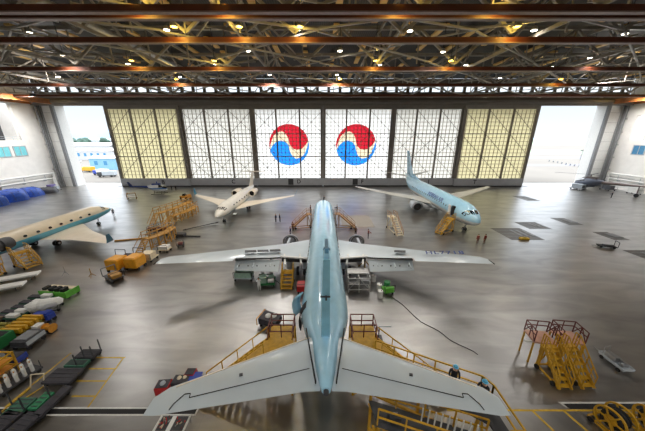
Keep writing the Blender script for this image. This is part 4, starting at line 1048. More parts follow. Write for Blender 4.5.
# blue hoses / cables trailing on the floor
def cable(pts, rr, m_, name, label):
    P_ = []
    for i in range(len(pts) - 1):
        for k in range(5):
            t = k/5; p = Vector(pts[i]).lerp(Vector(pts[i+1]), t); P_.append((p.x + .15*sin(i*5+k), p.y, rr))
    P_.append((pts[-1][0], pts[-1][1], rr)); m = MB(); m.path(P_, rr, 5); return tag(m.build(name, m_), label, 'cable')
cable([(7.5, 23.5, 0), (9.5, 19.5, 0), (11, 17.5, 0), (12.5, 15.8, 0)], .03, M_dgrey, 'power_cable', 'thin dark cable lying on the floor right of the airliner tail')
cable([(-6.2, 26.8, 0), (-5.2, 26.3, 0), (-4.9, 25.2, 0)], .04, M_black, 'air_hose', 'black hose running from the green service cart')
r = thing('crossbar_stand', 'thin pale T-shaped stand on the floor right of the rear fuselage', 'stand', (4.9, 17.6, 0), 0)
m = MB(); m.tube((0, 0, .05), (0, 0, 1.2), .04, 8); m.box(-.3, -.3, 0, .3, .3, .06); m.build('post', M_dgrey, r); MB().tube((-1.0, 0, 1.2), (1.0, 0, 1.2), .04, 8).build('crossbar', M_lgrey, r)

# jack stands under the wings
for x, lb in ((-5.2, 'left'), (5.4, 'right')):
    r = thing('wing_jack', 'grey tripod jack standing under the %s wing near the engine' % lb, 'jack', (x + (.2 if x > 0 else -1.6), 29.6, 0), 0)
    MB().tube((0,0,.2), (0,0,2.15), .13, 10, .08).build('ram', M_steel, r, True)
    for k in range(3): a = 2*pi*k/3 + .4; MB().bar((0,0,1.2), (.9*cos(a), .9*sin(a), .05), .1).build('leg', M_yel, r)

# tool chests below the left tailplane tip
def chest(label, px, py, sx, sy, h, m_, rz=0, topm=None):
    X, Y = P(px, py); r = thing('tool_chest', label, 'tool chest', (X, Y + sy/2, 0), rz)
    MB().box(-sx/2, -sy/2, .14, sx/2, sy/2, h).build('cabinet', m_, r, bevel=.03)
    m = MB(); m.box(-sx/2 + .05, -sy/2 + .05, h, sx/2 - .05, sy/2 - .05, h + .04); m.build('top_mat', topm or M_plat, r)
    for k in range(3): z = .3 + k*(h - .35)/3; MB().box(-sx/2 + .08, -sy/2 - .03, z, sx/2 - .08, -sy/2 + .01, z + (h - .5)/3.2).build('drawer', m_, r)
    for x in (-sx/2 + .12, sx/2 - .12):
        for y in (-sy/2 + .12, sy/2 - .12): MB().wheel((x, y, .08), .08, .05).build('wheel', M_black, r)
    return r
chest('red tool chest by the left tailplane tip', 162, 397, .9, .7, .75, M_red, .1)
chest('dark tool chest with parts on top, between the red chest and the blue bin', 180, 392, 1.1, .7, .75, M_plat, 0)
r = chest('small red lidded chest behind the left tailplane', 190, 384, .7, .6, .8, M_red, 0)
o = MB().box(-.35, -.3, 0, .35, .3, .7).build('storage_bin', M_bluep, None, bevel=.05); o.location = (*P(197, 384), 0); tag(o, 'blue bin behind the left tailplane beside the chests', 'bin')
MB().box(-.38, -.33, .7, .38, .33, .76).build('lid', M_bluep, o)
for k, (x, y, s_) in enumerate(((-10.85, 12.75, .14), (-9.95, 13.15, .12), (-9.6, 13.2, .1))):
    o = MB().dome((0, 0, 0), s_*1.3, s_, 10, 3).build('paint_can' if k == 0 else 'rag_bundle', M_cream if k else M_lgrey, None, True); o.location = (x, y, .79)
    tag(o, ['grey bowl lying on the red tool chest', 'cream rag bundle on the dark tool chest, left one', 'cream rag bundle on the dark tool chest, right one'][k], 'rag' if k else 'bowl')
    if k == 0: o.name = 'bowl'
# tool board on the floor
X, Y = P(176, 427); r = thing('tool_tray', 'white tray filled with red and silver tools on the floor at the bottom edge', 'tray', (X, Y - .2, 0), 0); r.scale = (.78, .8, 1)
m = MB(); m.box(-1.15, -.6, .55, 1.15, .6, .6); m.box(-1.15, -.6, .6, 1.15, -.55, .68); m.box(-1.15, .55, .6, 1.15, .6, .68); m.box(-1.15, -.6, .6, -1.1, .6, .68); m.box(1.1, -.6, .6, 1.15, .6, .68); m.build('tray', M_white, r)
m = MB(); m.box(-1.0, -.5, .6, -.25, .5, .63); m.box(.1, -.5, .6, 1.0, .5, .63); m.build('foam_insert', M_dgrey, r)
for x in (-1.05, 1.05):
    for y in (-.5, .5): MB().bar((x, y, 0), (x, y, .55), .06).build('leg', M_steel, r)
random.seed(11)
for k in range(26):
    x = random.choice((random.uniform(-.95, -.3), random.uniform(.15, .95))); y = random.uniform(-.45, .4)
    o = MB().bar((0, 0, 0), (random.uniform(-.12, .12), random.uniform(.08, .25), 0), .05, .04).build('hand_tool', random.choice((M_red, M_red, M_steel, M_maroon, M_cream)), None)
    o.location = (X + x*.78, Y - .2 + y*.8, .655); tag(o, 'small hand tool lying in the white tray', 'tool', 'hand tools in the white tray')

# flat platforms lower left (dollies)
def dolly(label, cx, cy, sx, sy, m_, h=.55, posts=(), rz=0, name='platform_dolly'):
    r = thing(name, label, 'dolly', (cx, cy, 0), rz)
    MB().box(-sx/2, -sy/2, h - .18, sx/2, sy/2, h).build('deck', m_, r, bevel=.02)
    m = MB(); m.box(-sx/2 + .1, -sy/2 + .1, h - .3, sx/2 - .1, sy/2 - .1, h - .18)
    for k in range(4): m.bar((-sx/2 + .1, -sy/2 + .15 + k*(sy-.3)/3, h + .015), (sx/2 - .1, -sy/2 + .15 + k*(sy-.3)/3, h + .015), .05, .03)
    m.build('frame', M_dgrey, r)
    for x in (-sx/2 + .2, sx/2 - .2):
        for y in (-sy*.38, sy*.38): MB().wheel((x, y, .14), .14, .12).build('wheel', M_black, r, True)
    for x, y in posts: MB().bar((x, y, h), (x, y, h + 1.0), .06).build('post', M_dgrey, r)
    return r
dolly('charcoal flat dolly nearest in the row of three beside the yellow floor bays', *P(63, 375, .45), 2.0, 1.2, M_plat, .45)
dolly('green flat dolly in the middle of the row of three', *P(77, 362.5, .45), 1.5, .62, M_dgreen, .45, [(.2, -.25)])
dolly('charcoal flat dolly with posts at the far end of the row of three', *P(88, 353, .45), 1.5, .8, M_plat, .45, [(.7, .35), (.0, -.35), (.7, -.35)])
dolly('green flat dolly with posts beside the floor trench, left one of two', *P(19, 406, .5), 1.1, 1.1, M_dgreen, .5, [(-.55, .1), (-.5, -.5)])
dolly('brighter green flat dolly with posts beside the trench, right one of two', *P(41, 400, .5), .6, 1.1, mat('bright_green_mat', (50, 128, 88), .7), .5, [(-.4, -.6), (.4, .2)])
dolly('long charcoal dolly right of the green dollies by the trench', *P(52.5, 400, .5), .62, 2.0, M_plat, .5, (), radians(-3))
dolly('charcoal dolly at the bottom left corner, left one', *P(3, 421, .5), 1.1, 1.2, M_plat, .5, (), radians(-8))
dolly('charcoal dolly at the bottom left corner, right one', *P(24, 422, .5), 1.0, 1.1, M_plat, .5, (), radians(-8))
r = thing('towing_frame', 'pale yellow tubular A-frame standing among the dollies', 'frame', (-20.0, 13.3, 0), 0)
m = MB(); m.path([(-.4, -.3, 0), (-.4, 0, .9), (.4, .1, .9), (.4, -.2, 0)], .04); m.build('hoop', M_cream, r); m = MB(); m.path([(-.4, -.3, .05), (-.5, -2.4, .05)], .04); m.path([(.4, -.2, .05), (-.5, -2.4, .05)], .04); m.build('drawbar', M_lineY, r)

# rack of white bottles
r = thing('bottle_trolley', 'long black trolley holding upright white gas bottles at the left edge', 'trolley', (-21.75, 13.45, 0), radians(-12)); r.scale = (.75, .72, .75)
MB().box(-.7, -1.6, .3, .7, 1.6, .42).build('bed', M_dgrey, r)
for x in (-.6, .6):
    for y in (-1.3, 1.3): MB().wheel((x, y, .17), .17, .12).build('wheel', M_black, r, True)
m = MB()
for y in (-1.5, 0, 1.5): m.bar((-.65, y, .4), (-.65, y, 1.3), .05); m.bar((.65, y, .4), (.65, y, 1.3), .05)
m.bar((-.65, -1.5, 1.3), (-.65, 1.5, 1.3), .05); m.build('rail', M_dgrey, r)
bt = None
for k in range(10):
    lx, ly = (-.26 if k % 2 else .26), -.95 + k*.21
    v = Matrix.Rotation(radians(-12), 3, 'Z') @ Vector((lx, ly, 0))
    lb = 'white gas bottle on the black trolley, %s from its near end' % ['first', 'second', 'third', 'fourth', 'fifth', 'sixth', 'seventh', 'eighth', 'ninth', 'tenth'][k]
    loc = (-21.75 + v.x, 13.45 + v.y, .318)
    if bt is None:
        bt = thing('gas_bottle', lb, 'gas bottle', loc, 0, 'gas bottles on the black trolley'); bt.scale = (.8, .8, .85)
        MB().tube((0,0,0), (0,0,.75), .13, 12).tube((0,0,.75), (0,0,.9), .13, 12, .04).build('cylinder_body', M_white, bt, True)
        MB().tube((0,0,.9), (0,0,1.0), .03, 6).bar((-.06,0,1.0), (.06,0,1.0), .04).build('valve', M_orange, bt)
    else: dup(bt, loc, 0, lb)
# yellow upright rack and blue box at far left
r = thing('yellow_rack', 'yellow upright equipment rack cropped by the left edge', 'rack', (-23.7, 13.9, 0), 0)
m = MB()
for x in (-.8, .8):
    for y in (-.6, .6): m.bar((x, y, 0), (x, y, 1.7), .1)
for z in (.5, 1.1, 1.65):
    for y in (-.6, .6): m.bar((-.8, y, z), (.8, y, z), .08)
    for x in (-.8, .8): m.bar((x, -.6, z), (x, .6, z), .08)
m.build('frame', M_yel, r); m = MB(); m.box(-.7, -.5, .5, .7, .5, .56); m.box(-.7, -.5, 1.1, .7, .5, 1.16); m.build('shelf', M_orange, r); 
chest('blue storage chest behind the yellow rack at the left edge', 12, 366, .9, .8, .6, M_bluep)

# long grey train of carts, green bin, yellow unit, orange drum
def row_cart(label, cx, cy, sx, sy, boxes, bed=M_dgrey, rz=0, name='equipment_cart', h=.5): return cart(name, label, (cx, cy, 0), rz, sx, sy, bed, 'cart', h, boxes, False)
row_cart('long grey equipment cart at the left, nearest of two in line', -25.5, 14.6, 1.4, 1.7, [('cabinet', M_dgrey, [('b', -.7, -.85, .5, .7, .85, .9)]), ('side_panel', M_lgrey, [('b', .7, -.8, .5, .74, .7, .86)]), ('top_unit', M_maroon, [('b', -.6, -.7, .9, .2, -.1, 1.05), ('b', -.5, .1, .9, .6, .7, 1.0)])])
row_cart('long grey equipment cart with white side panel, farther of two in line', -24.7, 16.9, 1.4, 1.6, [('cabinet', M_dgrey, [('b', -.65, -.75, .5, .65, .75, .9)]), ('side_panel', M_lgrey, [('b', .65, -.7, .5, .69, .7, .86)]), ('top_unit', M_grey, [('b', -.5, -.5, .9, .5, .5, .98)])])
r = thing('cable_drum', 'orange cable drum on a low stand at the far end of the grey carts', 'drum', (-24.5, 18.3, 0), 0); r.scale = (.62, .6, .62)
MB().tube((-.5, 0, .7), (.5, 0, .7), .35, 18).build('barrel', M_orange, r, True)
for s in (-1, 1): MB().tube((s*.5, 0, .7), (s*.6, 0, .7), .65, 20).build('flange', M_orange, r, True)
MB().box(-.7, -.4, 0, .7, .4, .14).build('base', M_dgrey, r)
row_cart('large dark green open bin cart cropped by the left edge', -26.9, 16.0, 1.9, 2.2, [('bin', M_green, [('b', -.95, -1.1, .5, .95, 1.1, 1.3)]), ('lining', M_dark, [('b', -.8, -.95, 1.3, .8, .95, 1.32)])], M_green)
row_cart('yellow slatted engine cradle left of the grey carts', -26.7, 18.3, 1.6, 1.9, [('cradle', M_yel, [('b', -.85, -.95 + k*.42, .5, .85, -.72 + k*.42, 1.1) for k in range(5)]), ('tray', mat('olive_tray', (150, 140, 60), .6), [('b', -.85, -.95, .5, .85, .95, .7)])], M_yel)
row_cart('white panel case beside the yellow cradle', -25.4, 18.3, .6, .6, [('case', M_white, [('b', -.28, -.28, .5, .28, .28, .8)])])
row_cart('blue equipment cart behind the yellow cradle', -26.4, 19.65, 1.7, .7, [('cabinet', M_bluep, [('b', -.8, -.33, .5, .8, .33, .9), ('b', .2, -.3, .9, .7, .3, 1.1)])], M_bluep)
row_cart('long olive and cream pole cart at the left edge behind the green bin', -29.5, 18.35, 2.6, .5, [('pole_load', mat('olive_tray', (150, 140, 60), .6), [('c', (-1.4, -.2, .65), (1.4, -.2, .65), .12), ('c', (-1.4, .2, .65), (1.4, .2, .65), .12), ('c', (-1.4, 0, .85), (1.4, 0, .85), .12)])])
# white sheeted engine
r = thing('covered_engine', 'aircraft engine under white sheeting on a stand at the left', 'engine', (-27.7, 21.1, 0), radians(-60)); r.scale = (.75, .75, .8)
random.seed(5); m = MB(); rr = []
for k in range(10):
    y = -1.7 + k*.38; R_ = [.3,.7,.8,.72,.85,.78,.7,.74,.6,.3][k]; rr.append([((R_ + random.uniform(-.08, .08))*cos(2*pi*q/14), y, 1.05 + (R_*.8 + random.uniform(-.08, .08))*sin(2*pi*q/14)) for q in range(14)])
m.loft(rr); m.build('sheeting', M_white, r)
m = MB(); m.bar((-.7, -1.5, .2), (-.7, 1.5, .2), .14); m.bar((.7, -1.5, .2), (.7, 1.5, .2), .14)
for y in (-1.2, 1.2): m.bar((-.7, y, .2), (.7, y, .2), .14); m.bar((-.7, y, .2), (0, y, .8), .1); m.bar((.7, y, .2), (0, y, .8), .1)
m.build('stand', M_dgrey, r)
for x in (-.7, .7):
    for y in (-1.3, 1.3): MB().wheel((x, y, .18), .18, .14).build('wheel', M_black, r, True)
# lime engine dolly
cart('engine_dolly', 'lime green dolly with cream and black padded frame, farthest of the left row', (-29.0, 23.8, 0), radians(-6), 3.3, 1.4, M_lime, 'dolly', .7, [('side_skirt', M_lime, [('b', -1.65, -.75, .2, 1.65, -.7, .9), ('b', 1.6, -.7, .2, 1.65, .7, .9)]), ('padding', M_cream, [('b', -1.55, .1, .7, 1.55, .6, .85), ('b', -1.55, -.6, .7, -.6, -.2, .85)]), ('cradle', M_black, [('b', -1.4 + k*.7, -.5, .7, -1.0 + k*.7, .1, 1.1) for k in range(4)])], False)
# dark green dollies with white trays
n_ = 0
names = ['first', 'second', 'third', 'fourth', 'fifth', 'sixth']
for k in range(1, 6):
    px, py = [(14, 314), (22, 309), (29, 305), (37, 301), (43, 297), (50, 292)][k]
    X, Y = P(px, py + 6, .6); X -= 1.3; Y += (k - 2.5)*.12
    r = thing('tray_dolly', 'dark green dolly with a white tray, %s from the viewer in the left row' % names[k - 1], 'dolly', (X, Y, 0), 0)
    MB().box(-1.2, -.24, .4, 1.2, .24, .55).build('deck', M_dgreen, r); MB().box(.2, -.22, .55, 1.15, .22, .85).build('tray', M_white, r, bevel=.04)
    m = MB(); m.box(-1.15, -.2, .55, .1, .25, .66); m.build('pad', M_plat, r)
    for x in (-1.0, 1.0):
        for y in (-.15, .15): MB().wheel((x, y, .16), .16, .1).build('wheel', M_black, r)
row_cart('low brown sheeted cart left of the covered engine', -30.9, 19.1, 2.0, .7, [('cover', mat('taupe_sheet', (120, 104, 88), .8), [('d', (-.5, 0, .5), .4, .5), ('d', (.4, 0, .5), .42, .45), ('b', -.95, -.38, .5, .95, .38, .75)])])
for k, (x, y) in enumerate(((-36.4, 24.3), (-37.2, 26.6))):
    o = MB().box(-1.9 if k else -2.2, -.55, 0, 2.1, .55, .22).build('long_board', M_white, None, bevel=.04); o.location = (x, y, .45); o.rotation_euler = (0, 0, radians(28))
    tag(o, ['long white panel on a trestle at the left edge, nearer one', 'long white panel on a trestle at the left edge, farther one'][k], 'panel')
    t = thing('trestle', ['low dark trestle under the nearer white panel', 'low dark trestle under the farther white panel'][k], 'trestle', (x, y, 0), radians(28))
    MB().box(-1.6, -.4, .36, 1.6, .4, .45).build('top', M_dgreen, t)
    for a in (-1.4, 1.4):
        for b in (-.35, .35): MB().bar((a, b, 0), (a, b, .36), .08).build('leg', M_dgrey, t)

# docking stands in the left middle
def arc_dock(label, loc, rz, n, L_, h, c):
    r = thing('docking_stand', label, 'platform', loc, rz)
    pts = [(-.0 + .9*sin(pi*k/n*.9), L_*k/n) for k in range(n + 1)]
    m = MB()
    for (a, b), (c_, d) in zip(pts[:-1], pts[1:]): m.add([(a - .6, b, h), (a + .6, b, h), (c_ + .6, d, h), (c_ - .6, d, h), (a - .6, b, h - .12), (a + .6, b, h - .12), (c_ + .6, d, h - .12), (c_ - .6, d, h - .12)], [(0,1,2,3),(7,6,5,4),(0,4,5,1),(1,5,6,2),(2,6,7,3),(3,7,4,0)])
    m.build('walkway', c, r)
    for s in (-.6, .6):
        m = MB()
        for (a, b), (c_, d) in zip(pts[:-1], pts[1:]):
            for z in (.55, 1.1): m.bar((a + s, b, h + z), (c_ + s, d, h + z), .08)
            m.bar((a + s, b, h), (a + s, b, h + 1.1), .07)
        m.build('guard_rail', c, r)
    for i, (a, b) in enumerate(pts):
        for s in (-.55, .55): MB().bar((a + s, b, 0), (a + s, b, h), .12).build('leg', c, r)
    m = MB()
    for i in range(n):
        (a, b), (c_, d) = pts[i], pts[i+1]; m.bar((a + .55, b, .3), (c_ + .55, d, h - .2), .07); m.bar((a - .55, b, .4), (c_ - .55, d, .4), .08); m.bar((a + .55, b, .4), (c_ + .55, d, .4), .08)
    m.build('cross_brace', c, r)
    m = MB()
    for k in range(9): t = k/9; m.box(-.5, -2.2*(1 - t) - .1, h*t, .5, -2.2*(1-t) + .15, h*t + .05)
    for s in (-.5, .5): m.bar((s, -2.2, 0), (s, 0, h), .1); m.bar((s, -2.2, 1), (s, 0, h + 1), .06)
    m.build('steps', c, r)
    return r
arc_dock('curved worn gold docking stand, farther one, left of the white business jet', (-32.4, 46.6, 0), radians(-6), 7, 10.5, 2.4, M_gold)
arc_dock('worn gold docking stand, nearer one, behind the yellow tanks', (-26.9, 35.2, 0), radians(-6), 5, 5.5, 1.9, M_gold)
arc_dock('worn gold docking stand parked right beside the curved one', (-30.3, 47.5, 0), radians(-6), 5, 8, 1.6, M_gold)
r = thing('scaffold_pallet', 'heap-like grey scaffold trolley between the two gold docking stands', 'trolley', (-29.2, 42.2, 0), radians(10))
MB().box(-2.0, -1.4, .3, 2.0, 1.4, .42).build('bed', M_dgrey, r)
for k in range(5): m = MB(); x = -1.7 + k*.85; m.path([(x, -1.3, .42), (x, -1.0, 1.7), (x + .3, 1.0, 1.7), (x, 1.3, .42)], .07); m.build('hoop', M_grey, r)
m = MB(); m.tube((-2.0, 0, .9), (2.0, 0, .9), .35, 10); m.tube((-1.8, .8, .7), (1.9, .6, .7), .2, 8); m.build('pipe_load', M_steelbrown, r)
o = MB().bar((-2.6, 0, .0), (2.6, 1.5, .0), .25, .2).build('tow_bar', M_gold, None); o.location = (-32.2, 38.6, .1); tag(o, 'gold tow bar on the floor left of the grey scaffold trolley', 'tow bar'); MB().tube((2.4, 1.2, -.1), (2.4, 1.5, .1), .25, 8).build('hitch', M_dgrey, o)
o = MB().bar((-2.0, 0, 0), (2.2, -.3, .0), .2, .2).build('tow_bar', M_dgrey, None); o.location = (-23.6, 40.9, .1); tag(o, 'dark tow bar on the floor right of the grey scaffold trolley', 'tow bar'); MB().cb((-1.4, 0, .2), (1.6, 1.0, .5)).build('wheel_box', M_dgrey, o)
for k, (px, py) in enumerate(((186, 199),)):
    X, Y = P(px, py); r = thing('tow_tractor', 'small orange tow tractor below the first white door', 'tractor', (X, Y, 0), radians(80))
    m = MB(); m.box(-.8, -1.3, .35, .8, 1.3, .95); m.box(-.75, -1.2, .95, .75, -.5, 1.3); m.build('body', M_orange, r, bevel=.06); MB().box(-.5, -.3, .9, .5, .3, 1.25).build('seat', M_black, r)
    MB().box(-.7, .4, 1.0, .7, .45, 1.5).build('windscreen', M_glass, r)
    for x in (-.8, .8):
        for y in (-.85, .85): MB().wheel((x, y, .35), .35, .25).build('wheel', M_black, r, True)
# yellow tank carts
for k, x in enumerate((-26.9, -24.9)):
    r = thing('tank_cart', 'yellow box tank on wheels, %s of the pair left of the wing tip' % ('left' if k == 0 else 'right'), 'cart', (x, 29.3 + k*.5, 0), radians(-4))
    MB().box(-.85, -.9, .35, .85, .9, 1.75).build('tank', M_yel if False else mat('amber_paint', (226, 158, 34), .45), r, bevel=.12)
    MB().box(-.7, -.75, 1.75, .7, .75, 1.8).build('lid', mat('amber_paint', (226, 158, 34), .45), r); m = MB(); m.path([(-.7, .8, 1.7), (-.7, .9, 2.5), (.7, .9, 2.5), (.7, .8, 1.7)], .04); m.build('hoop', M_dgrey, r)
    for a in (-.8, .8):
        for b in (-.6, .6): MB().wheel((a, b, .22), .22, .14).build('wheel', M_black, r, True)
cart('stair_trolley', 'low dark trolley with railing in front of the yellow tanks', (-25.6, 27.0, 0), radians(60), 1.4, 2.2, M_dgrey, 'trolley', .5, [('load', M_gold, [('b', -.5, -1.0, .5, .5, .2, .9)]), ('frame', M_grey, [('c', (-.7, 1.2, .4), (-.7, 1.2, 1.4), .05), ('c', (.7, 1.2, .4), (.7, 1.2, 1.4), .05), ('c', (-.7, 1.2, 1.4), (.7, 1.2, 1.4), .05)])])
cart('supply_cart', 'cream supply cart right behind the yellow tanks, nearer one', (-24.5, 32.0, 0), 0, 1.5, 1.8, M_cream, 'cart', .5, [('cabinet', M_cream, [('b', -.7, -.85, .5, .7, .5, 1.3)])])
cart('supply_cart', 'cream supply cart behind the yellow tanks, farther one', (-24.0, 34.8, 0), 0, 1.4, 1.3, M_cream, 'cart', .5, [('cabinet', M_white, [('b', -.6, -.5, .5, .6, .5, 1.0)])])
cart('pump_cart', 'dark pump cart behind the left yellow tank', (-26.9, 31.3, 0), 0, 1.4, 1.2, M_dgrey, 'cart', .5, [('pump_unit', M_plat, [('b', -.6, -.5, .5, .5, .5, 1.2)])])
cart('dark_trolley', 'small dark wheeled trolley on the floor right of the nearer docking stand', (-22.6, 36.6, 0), .4, 1.0, 1.2, M_dgrey, 'trolley', .45, [('load', M_maroon, [('b', -.3, -.4, .45, .3, .3, .7)])])
for k, (px, py) in enumerate(((66, 275), (92, 277))):
    X, Y = P(px, py); r = thing('barrier_stand', ['thin grey tripod stand on the open floor, left one of two', 'thin tan tripod stand on the open floor, right one of two'][k], 'stand', (X, Y, 0), k)
    MB().tube((0,0,.3), (0,0,1.2), .04, 6).build('pole', M_gold if k else M_grey, r)
    for q in range(3): a = 2*pi*q/3; MB().tube((0,0,.5), (.4*cos(a), .4*sin(a), .02), .03, 6).build('leg', M_gold if k else M_grey, r)
# yellow stairs at the left jet
stairs('engine_access_stairs', 'yellow access stairs at the tail of the teal striped jet, cropped by the left edge', (-38.4, 29.8, 0), radians(72), 1.9, 2.2, 1.5, .8, M_yel)
stairs('engine_access_stairs', 'yellow access stand beside the stairs at the teal striped jet engine', (-41.0, 26.4, 0), 0, 1.5, 1.3, 1.2, .6, M_yel)
# tow bar at white jet nose
o = MB().tube((0, 0, .12), (5.0, 4.0, .3), .09, 8).build('tow_bar', M_dgrey, None, True); o.location = (-26.0, 43.6, 0); tag(o, 'dark tow bar lying on the floor left of the white jet nose', 'tow bar')
MB().wheel((.3, .25, .14), .14, .12).build('wheel', M_black, o)

# ================================================================== helicopters and far items
def heli(label, loc, rz, Ls, top, low, boom=1.0, rotor=True, wheels=False):
    r = thing('helicopter', label, 'helicopter', loc, rz); S = Ls
    m = MB(); m.loft([ring(y*S, a*S, b*S, z*S, 18) for y, a, b, z in ((1.9,.1,.1,1.0),(1.6,.5,.45,1.1),(1.0,.75,.75,1.25),(0,.85,.9,1.35),(-1.1,.75,.75,1.45),(-1.9,.35,.4,1.65),(-2.3,.2,.22,1.75))]); m.build('cabin', top, r, True)
    m = MB(); m.loft([ring(y*S, a*S, a*S, z*S, 12) for y, a, z in ((-1.8,.3,1.65),(-3.5*boom,.18,1.75),(-5.8*boom,.1,1.9))]); m.build('tail_boom', low, r, True)
    m = MB(); m.add([(x, y*S, z*S) for x in (-.05, .05) for y, z in ((-5.2*boom,1.8),(-5.9*boom,1.8),(-6.4*boom,2.9),(-6.0*boom,2.95))], [(0,1,2,3),(4,5,6,7),(0,1,5,4),(1,2,6,5),(2,3,7,6),(3,0,4,7)]); m.box(-.8*S, -5.2*boom*S, 1.8*S, .8*S, -4.8*boom*S, 1.85*S); m.build('tail_fin', low, r)
    m = MB(); m.loft([ring(y*S, a*S, b*S, z*S, 18) for y, a, b, z in ((1.75,.3,.2,1.32),(1.45,.55,.3,1.42),(.8,.74,.42,1.6),(.3,.8,.5,1.7))]); m.build('cockpit_glazing', M_glass, r, True)
    m = MB(); m.box(-.35*S, -1.2*S, 2.1*S, .35*S, .5*S, 2.45*S); m.tube((0, -.2*S, 2.4*S), (0, -.2*S, 2.9*S), .12*S, 10); m.build('rotor_mast', low, r)
    for k in range(4):
        a = pi/2*k + .3; m = MB(); m.bar((0, -.2*S, 2.85*S), (5.2*S*cos(a), -.2*S + 5.2*S*sin(a), 2.7*S), .28*S, .05); 
        if rotor: m.build('rotor_blade', M_dgrey, r)
    m = MB(); m.bar((.1*S, -6.1*boom*S, 1.6*S), (.1*S, -6.1*boom*S, 3.0*S), .12*S, .04); m.bar((.1*S, -6.8*boom*S, 2.3*S), (.1*S, -5.4*boom*S, 2.3*S), .04, .12*S); m.build('tail_rotor', M_dgrey, r)
    if wheels:
        for x, y in ((-1.0, .8), (1.0, .8), (0, -4.6*boom)):
            m = MB(); m.wheel((x*S, y*S, .3*S), .3*S, .2*S); m.build('wheel', M_black, r, True); m = MB(); m.bar((x*S, y*S, .3*S), (x*S*.5, y*S, 1.1*S if y > 0 else 1.7*S), .12*S); m.build('strut', low, r)
    else:
        for s in (-1, 1):
            m = MB(); m.tube((s*.9*S, 1.5*S, .08), (s*.9*S, -1.4*S, .08), .07*S, 8)
            for y in (.8, -.8): m.bar((s*.9*S, y*S, .1), (s*.4*S, y*S, .8*S), .08*S)
            m.build('skid', M_dgrey, r)
    return r
M_hb = mat_bands('blue_and_white_helicopter_paint', [(0, (215, 220, 224)), (1.5, (60, 110, 170)), (1.95, (225, 228, 230))], 'Z', .3, 0, 4)
heli('blue and white helicopter on the floor before the far left door', (-50.0, 75.2, 0), radians(-80), 1.3, M_hb, M_navy, 1.0, False)
heli('dark grey helicopter with long tail boom before the right door opening', (87.0, 81.5, 0), radians(16), 1.75, mat('dark_grey_helicopter', (84, 90, 104), .4), mat('brown_grey_boom', (112, 100, 96), .5), 1.45, True, True)
cart('equipment_cart', 'dark cart with stacked gear right beside the dark grey helicopter', (92.5, 80.0, 0), 0, 2.2, 3.6, M_dgrey, 'cart', .6, [('gear_stack', M_dgrey, [('b', -1, -1.6, .6, .4, .2, 1.8), ('b', -.2, .3, .6, .9, 1.6, 2.3), ('c', (-.6, 1, .6), (-.6, 1, 3.2), .12)])])
cart('work_stand', 'white work stand beside the tail of the blue helicopter', (-53.3, 68.3, 0), .5, 2.2, 1.6, M_white, 'stand', .7, [('frame', M_gold, [('c', (-1, -.7, .1), (-1, -.7, 1.8), .07), ('c', (1, -.7, .1), (1, -.7, 1.8), .07), ('c', (-1, .7, .1), (-1, .7, 1.8), .07), ('c', (-1, -.7, 1.8), (1, -.7, 1.8), .07), ('c', (-1, .7, 1.8), (-1, -.7, 1.8), .07)]), ('deck', M_white, [('b', -1, -.7, 1.1, 1, .7, 1.2)])])
cart('ground_power_unit', 'grey and white ground power unit left of the dark helicopter', (84.2, 81.5, 0), .3, 2.0, 3.4, M_grey, 'ground power unit', .6, [('housing', M_lgrey, [('b', -.9, -1.6, .6, .9, 1.2, 1.9)]), ('grille', M_dgrey, [('b', -.7, -1.65, .8, .7, -1.6, 1.6)])])
cart('supply_cart', 'white cart by the right wall pipes near the dark helicopter', (94.6, 74.5, 0), 0, 1.8, 3, M_white, 'cart', .6, [('cabinet', M_white, [('b', -.8, -1.4, .6, .8, 1.2, 2.2)])])
# blue tarpaulins
random.seed(9)
for k, (x, y, w_, l_, h, c, lb) in enumerate(((-83.0, 60.6, 2.9, 4.4, 3.0, M_blue, 'heap under a blue tarpaulin by the left wall, nearest of three'), (-84.5, 66.3, 3.0, 5.0, 3.2, M_blue, 'heap under a blue tarpaulin by the left wall, middle of three'), (-86.0, 72.0, 2.8, 4.4, 2.6, M_blue, 'heap under a blue tarpaulin by the left wall, farthest of three'), (-86.0, 76.6, 3.0, 3.0, 1.7, M_dgrey, 'low heap under a dark cover beyond the blue tarpaulins'))):
    m = MB(); rings = []
    for j in range(6):
        t = j/5; s_ = [1, .97, .9, .74, .45, .08][j]; zz = [0, .35, .65, .85, .96, 1][j]
        rings.append([(w_*s_*(abs(cos(a))**.7)*(1 if cos(a) > 0 else -1)*random.uniform(.93, 1.05), l_/1.75*s_*(abs(sin(a))**.7)*(1 if sin(a) > 0 else -1)*random.uniform(.93, 1.05), h*zz*random.uniform(.96, 1.03) if j else 0) for a in [2*pi*q/20 for q in range(20)]])
    m.loft(rings); o = m.build('covered_heap', c, None, True); o.location = (x, y, 0); tag(o, lb, 'covered heap', 'covered heaps by the left wall')
    m = MB()
    for q in range(3): yy = (-.5 + q*.5)*l_*.6; m.bar((w_*.97, yy, .4), (w_*.78, yy, h*.8), .06); m.bar((w_*.78, yy, h*.82), (-w_*.2, yy, h*.99 + .05), .06)
    m.build('tie_rope', M_dgrey, o)
cart('floor_machine', 'grey and purple machine near the foot of the left door pier', (-87.3, 80.2, 0), 0, 3.2, 1.8, M_grey, 'machine', .5, [('housing', mat('purple_grey_paint', (110, 100, 150), .5), [('b', -1.4, -.8, .5, 0, .8, 1.9)]), ('tank', M_lgrey, [('c', (.3, 0, 1.0), (1.4, 0, 1.0), .5)])])
cart('storage_crate', 'brown storage crate cropped at the left edge behind the blue heaps', (-89.6, 66.5, 0), 0, 2.6, 3, M_grey, 'crate', .5, [('crate', mat('taupe_sheet', (120, 104, 88), .8), [('b', -1.2, -1.4, .5, 1.2, 1.4, 3.4)])])

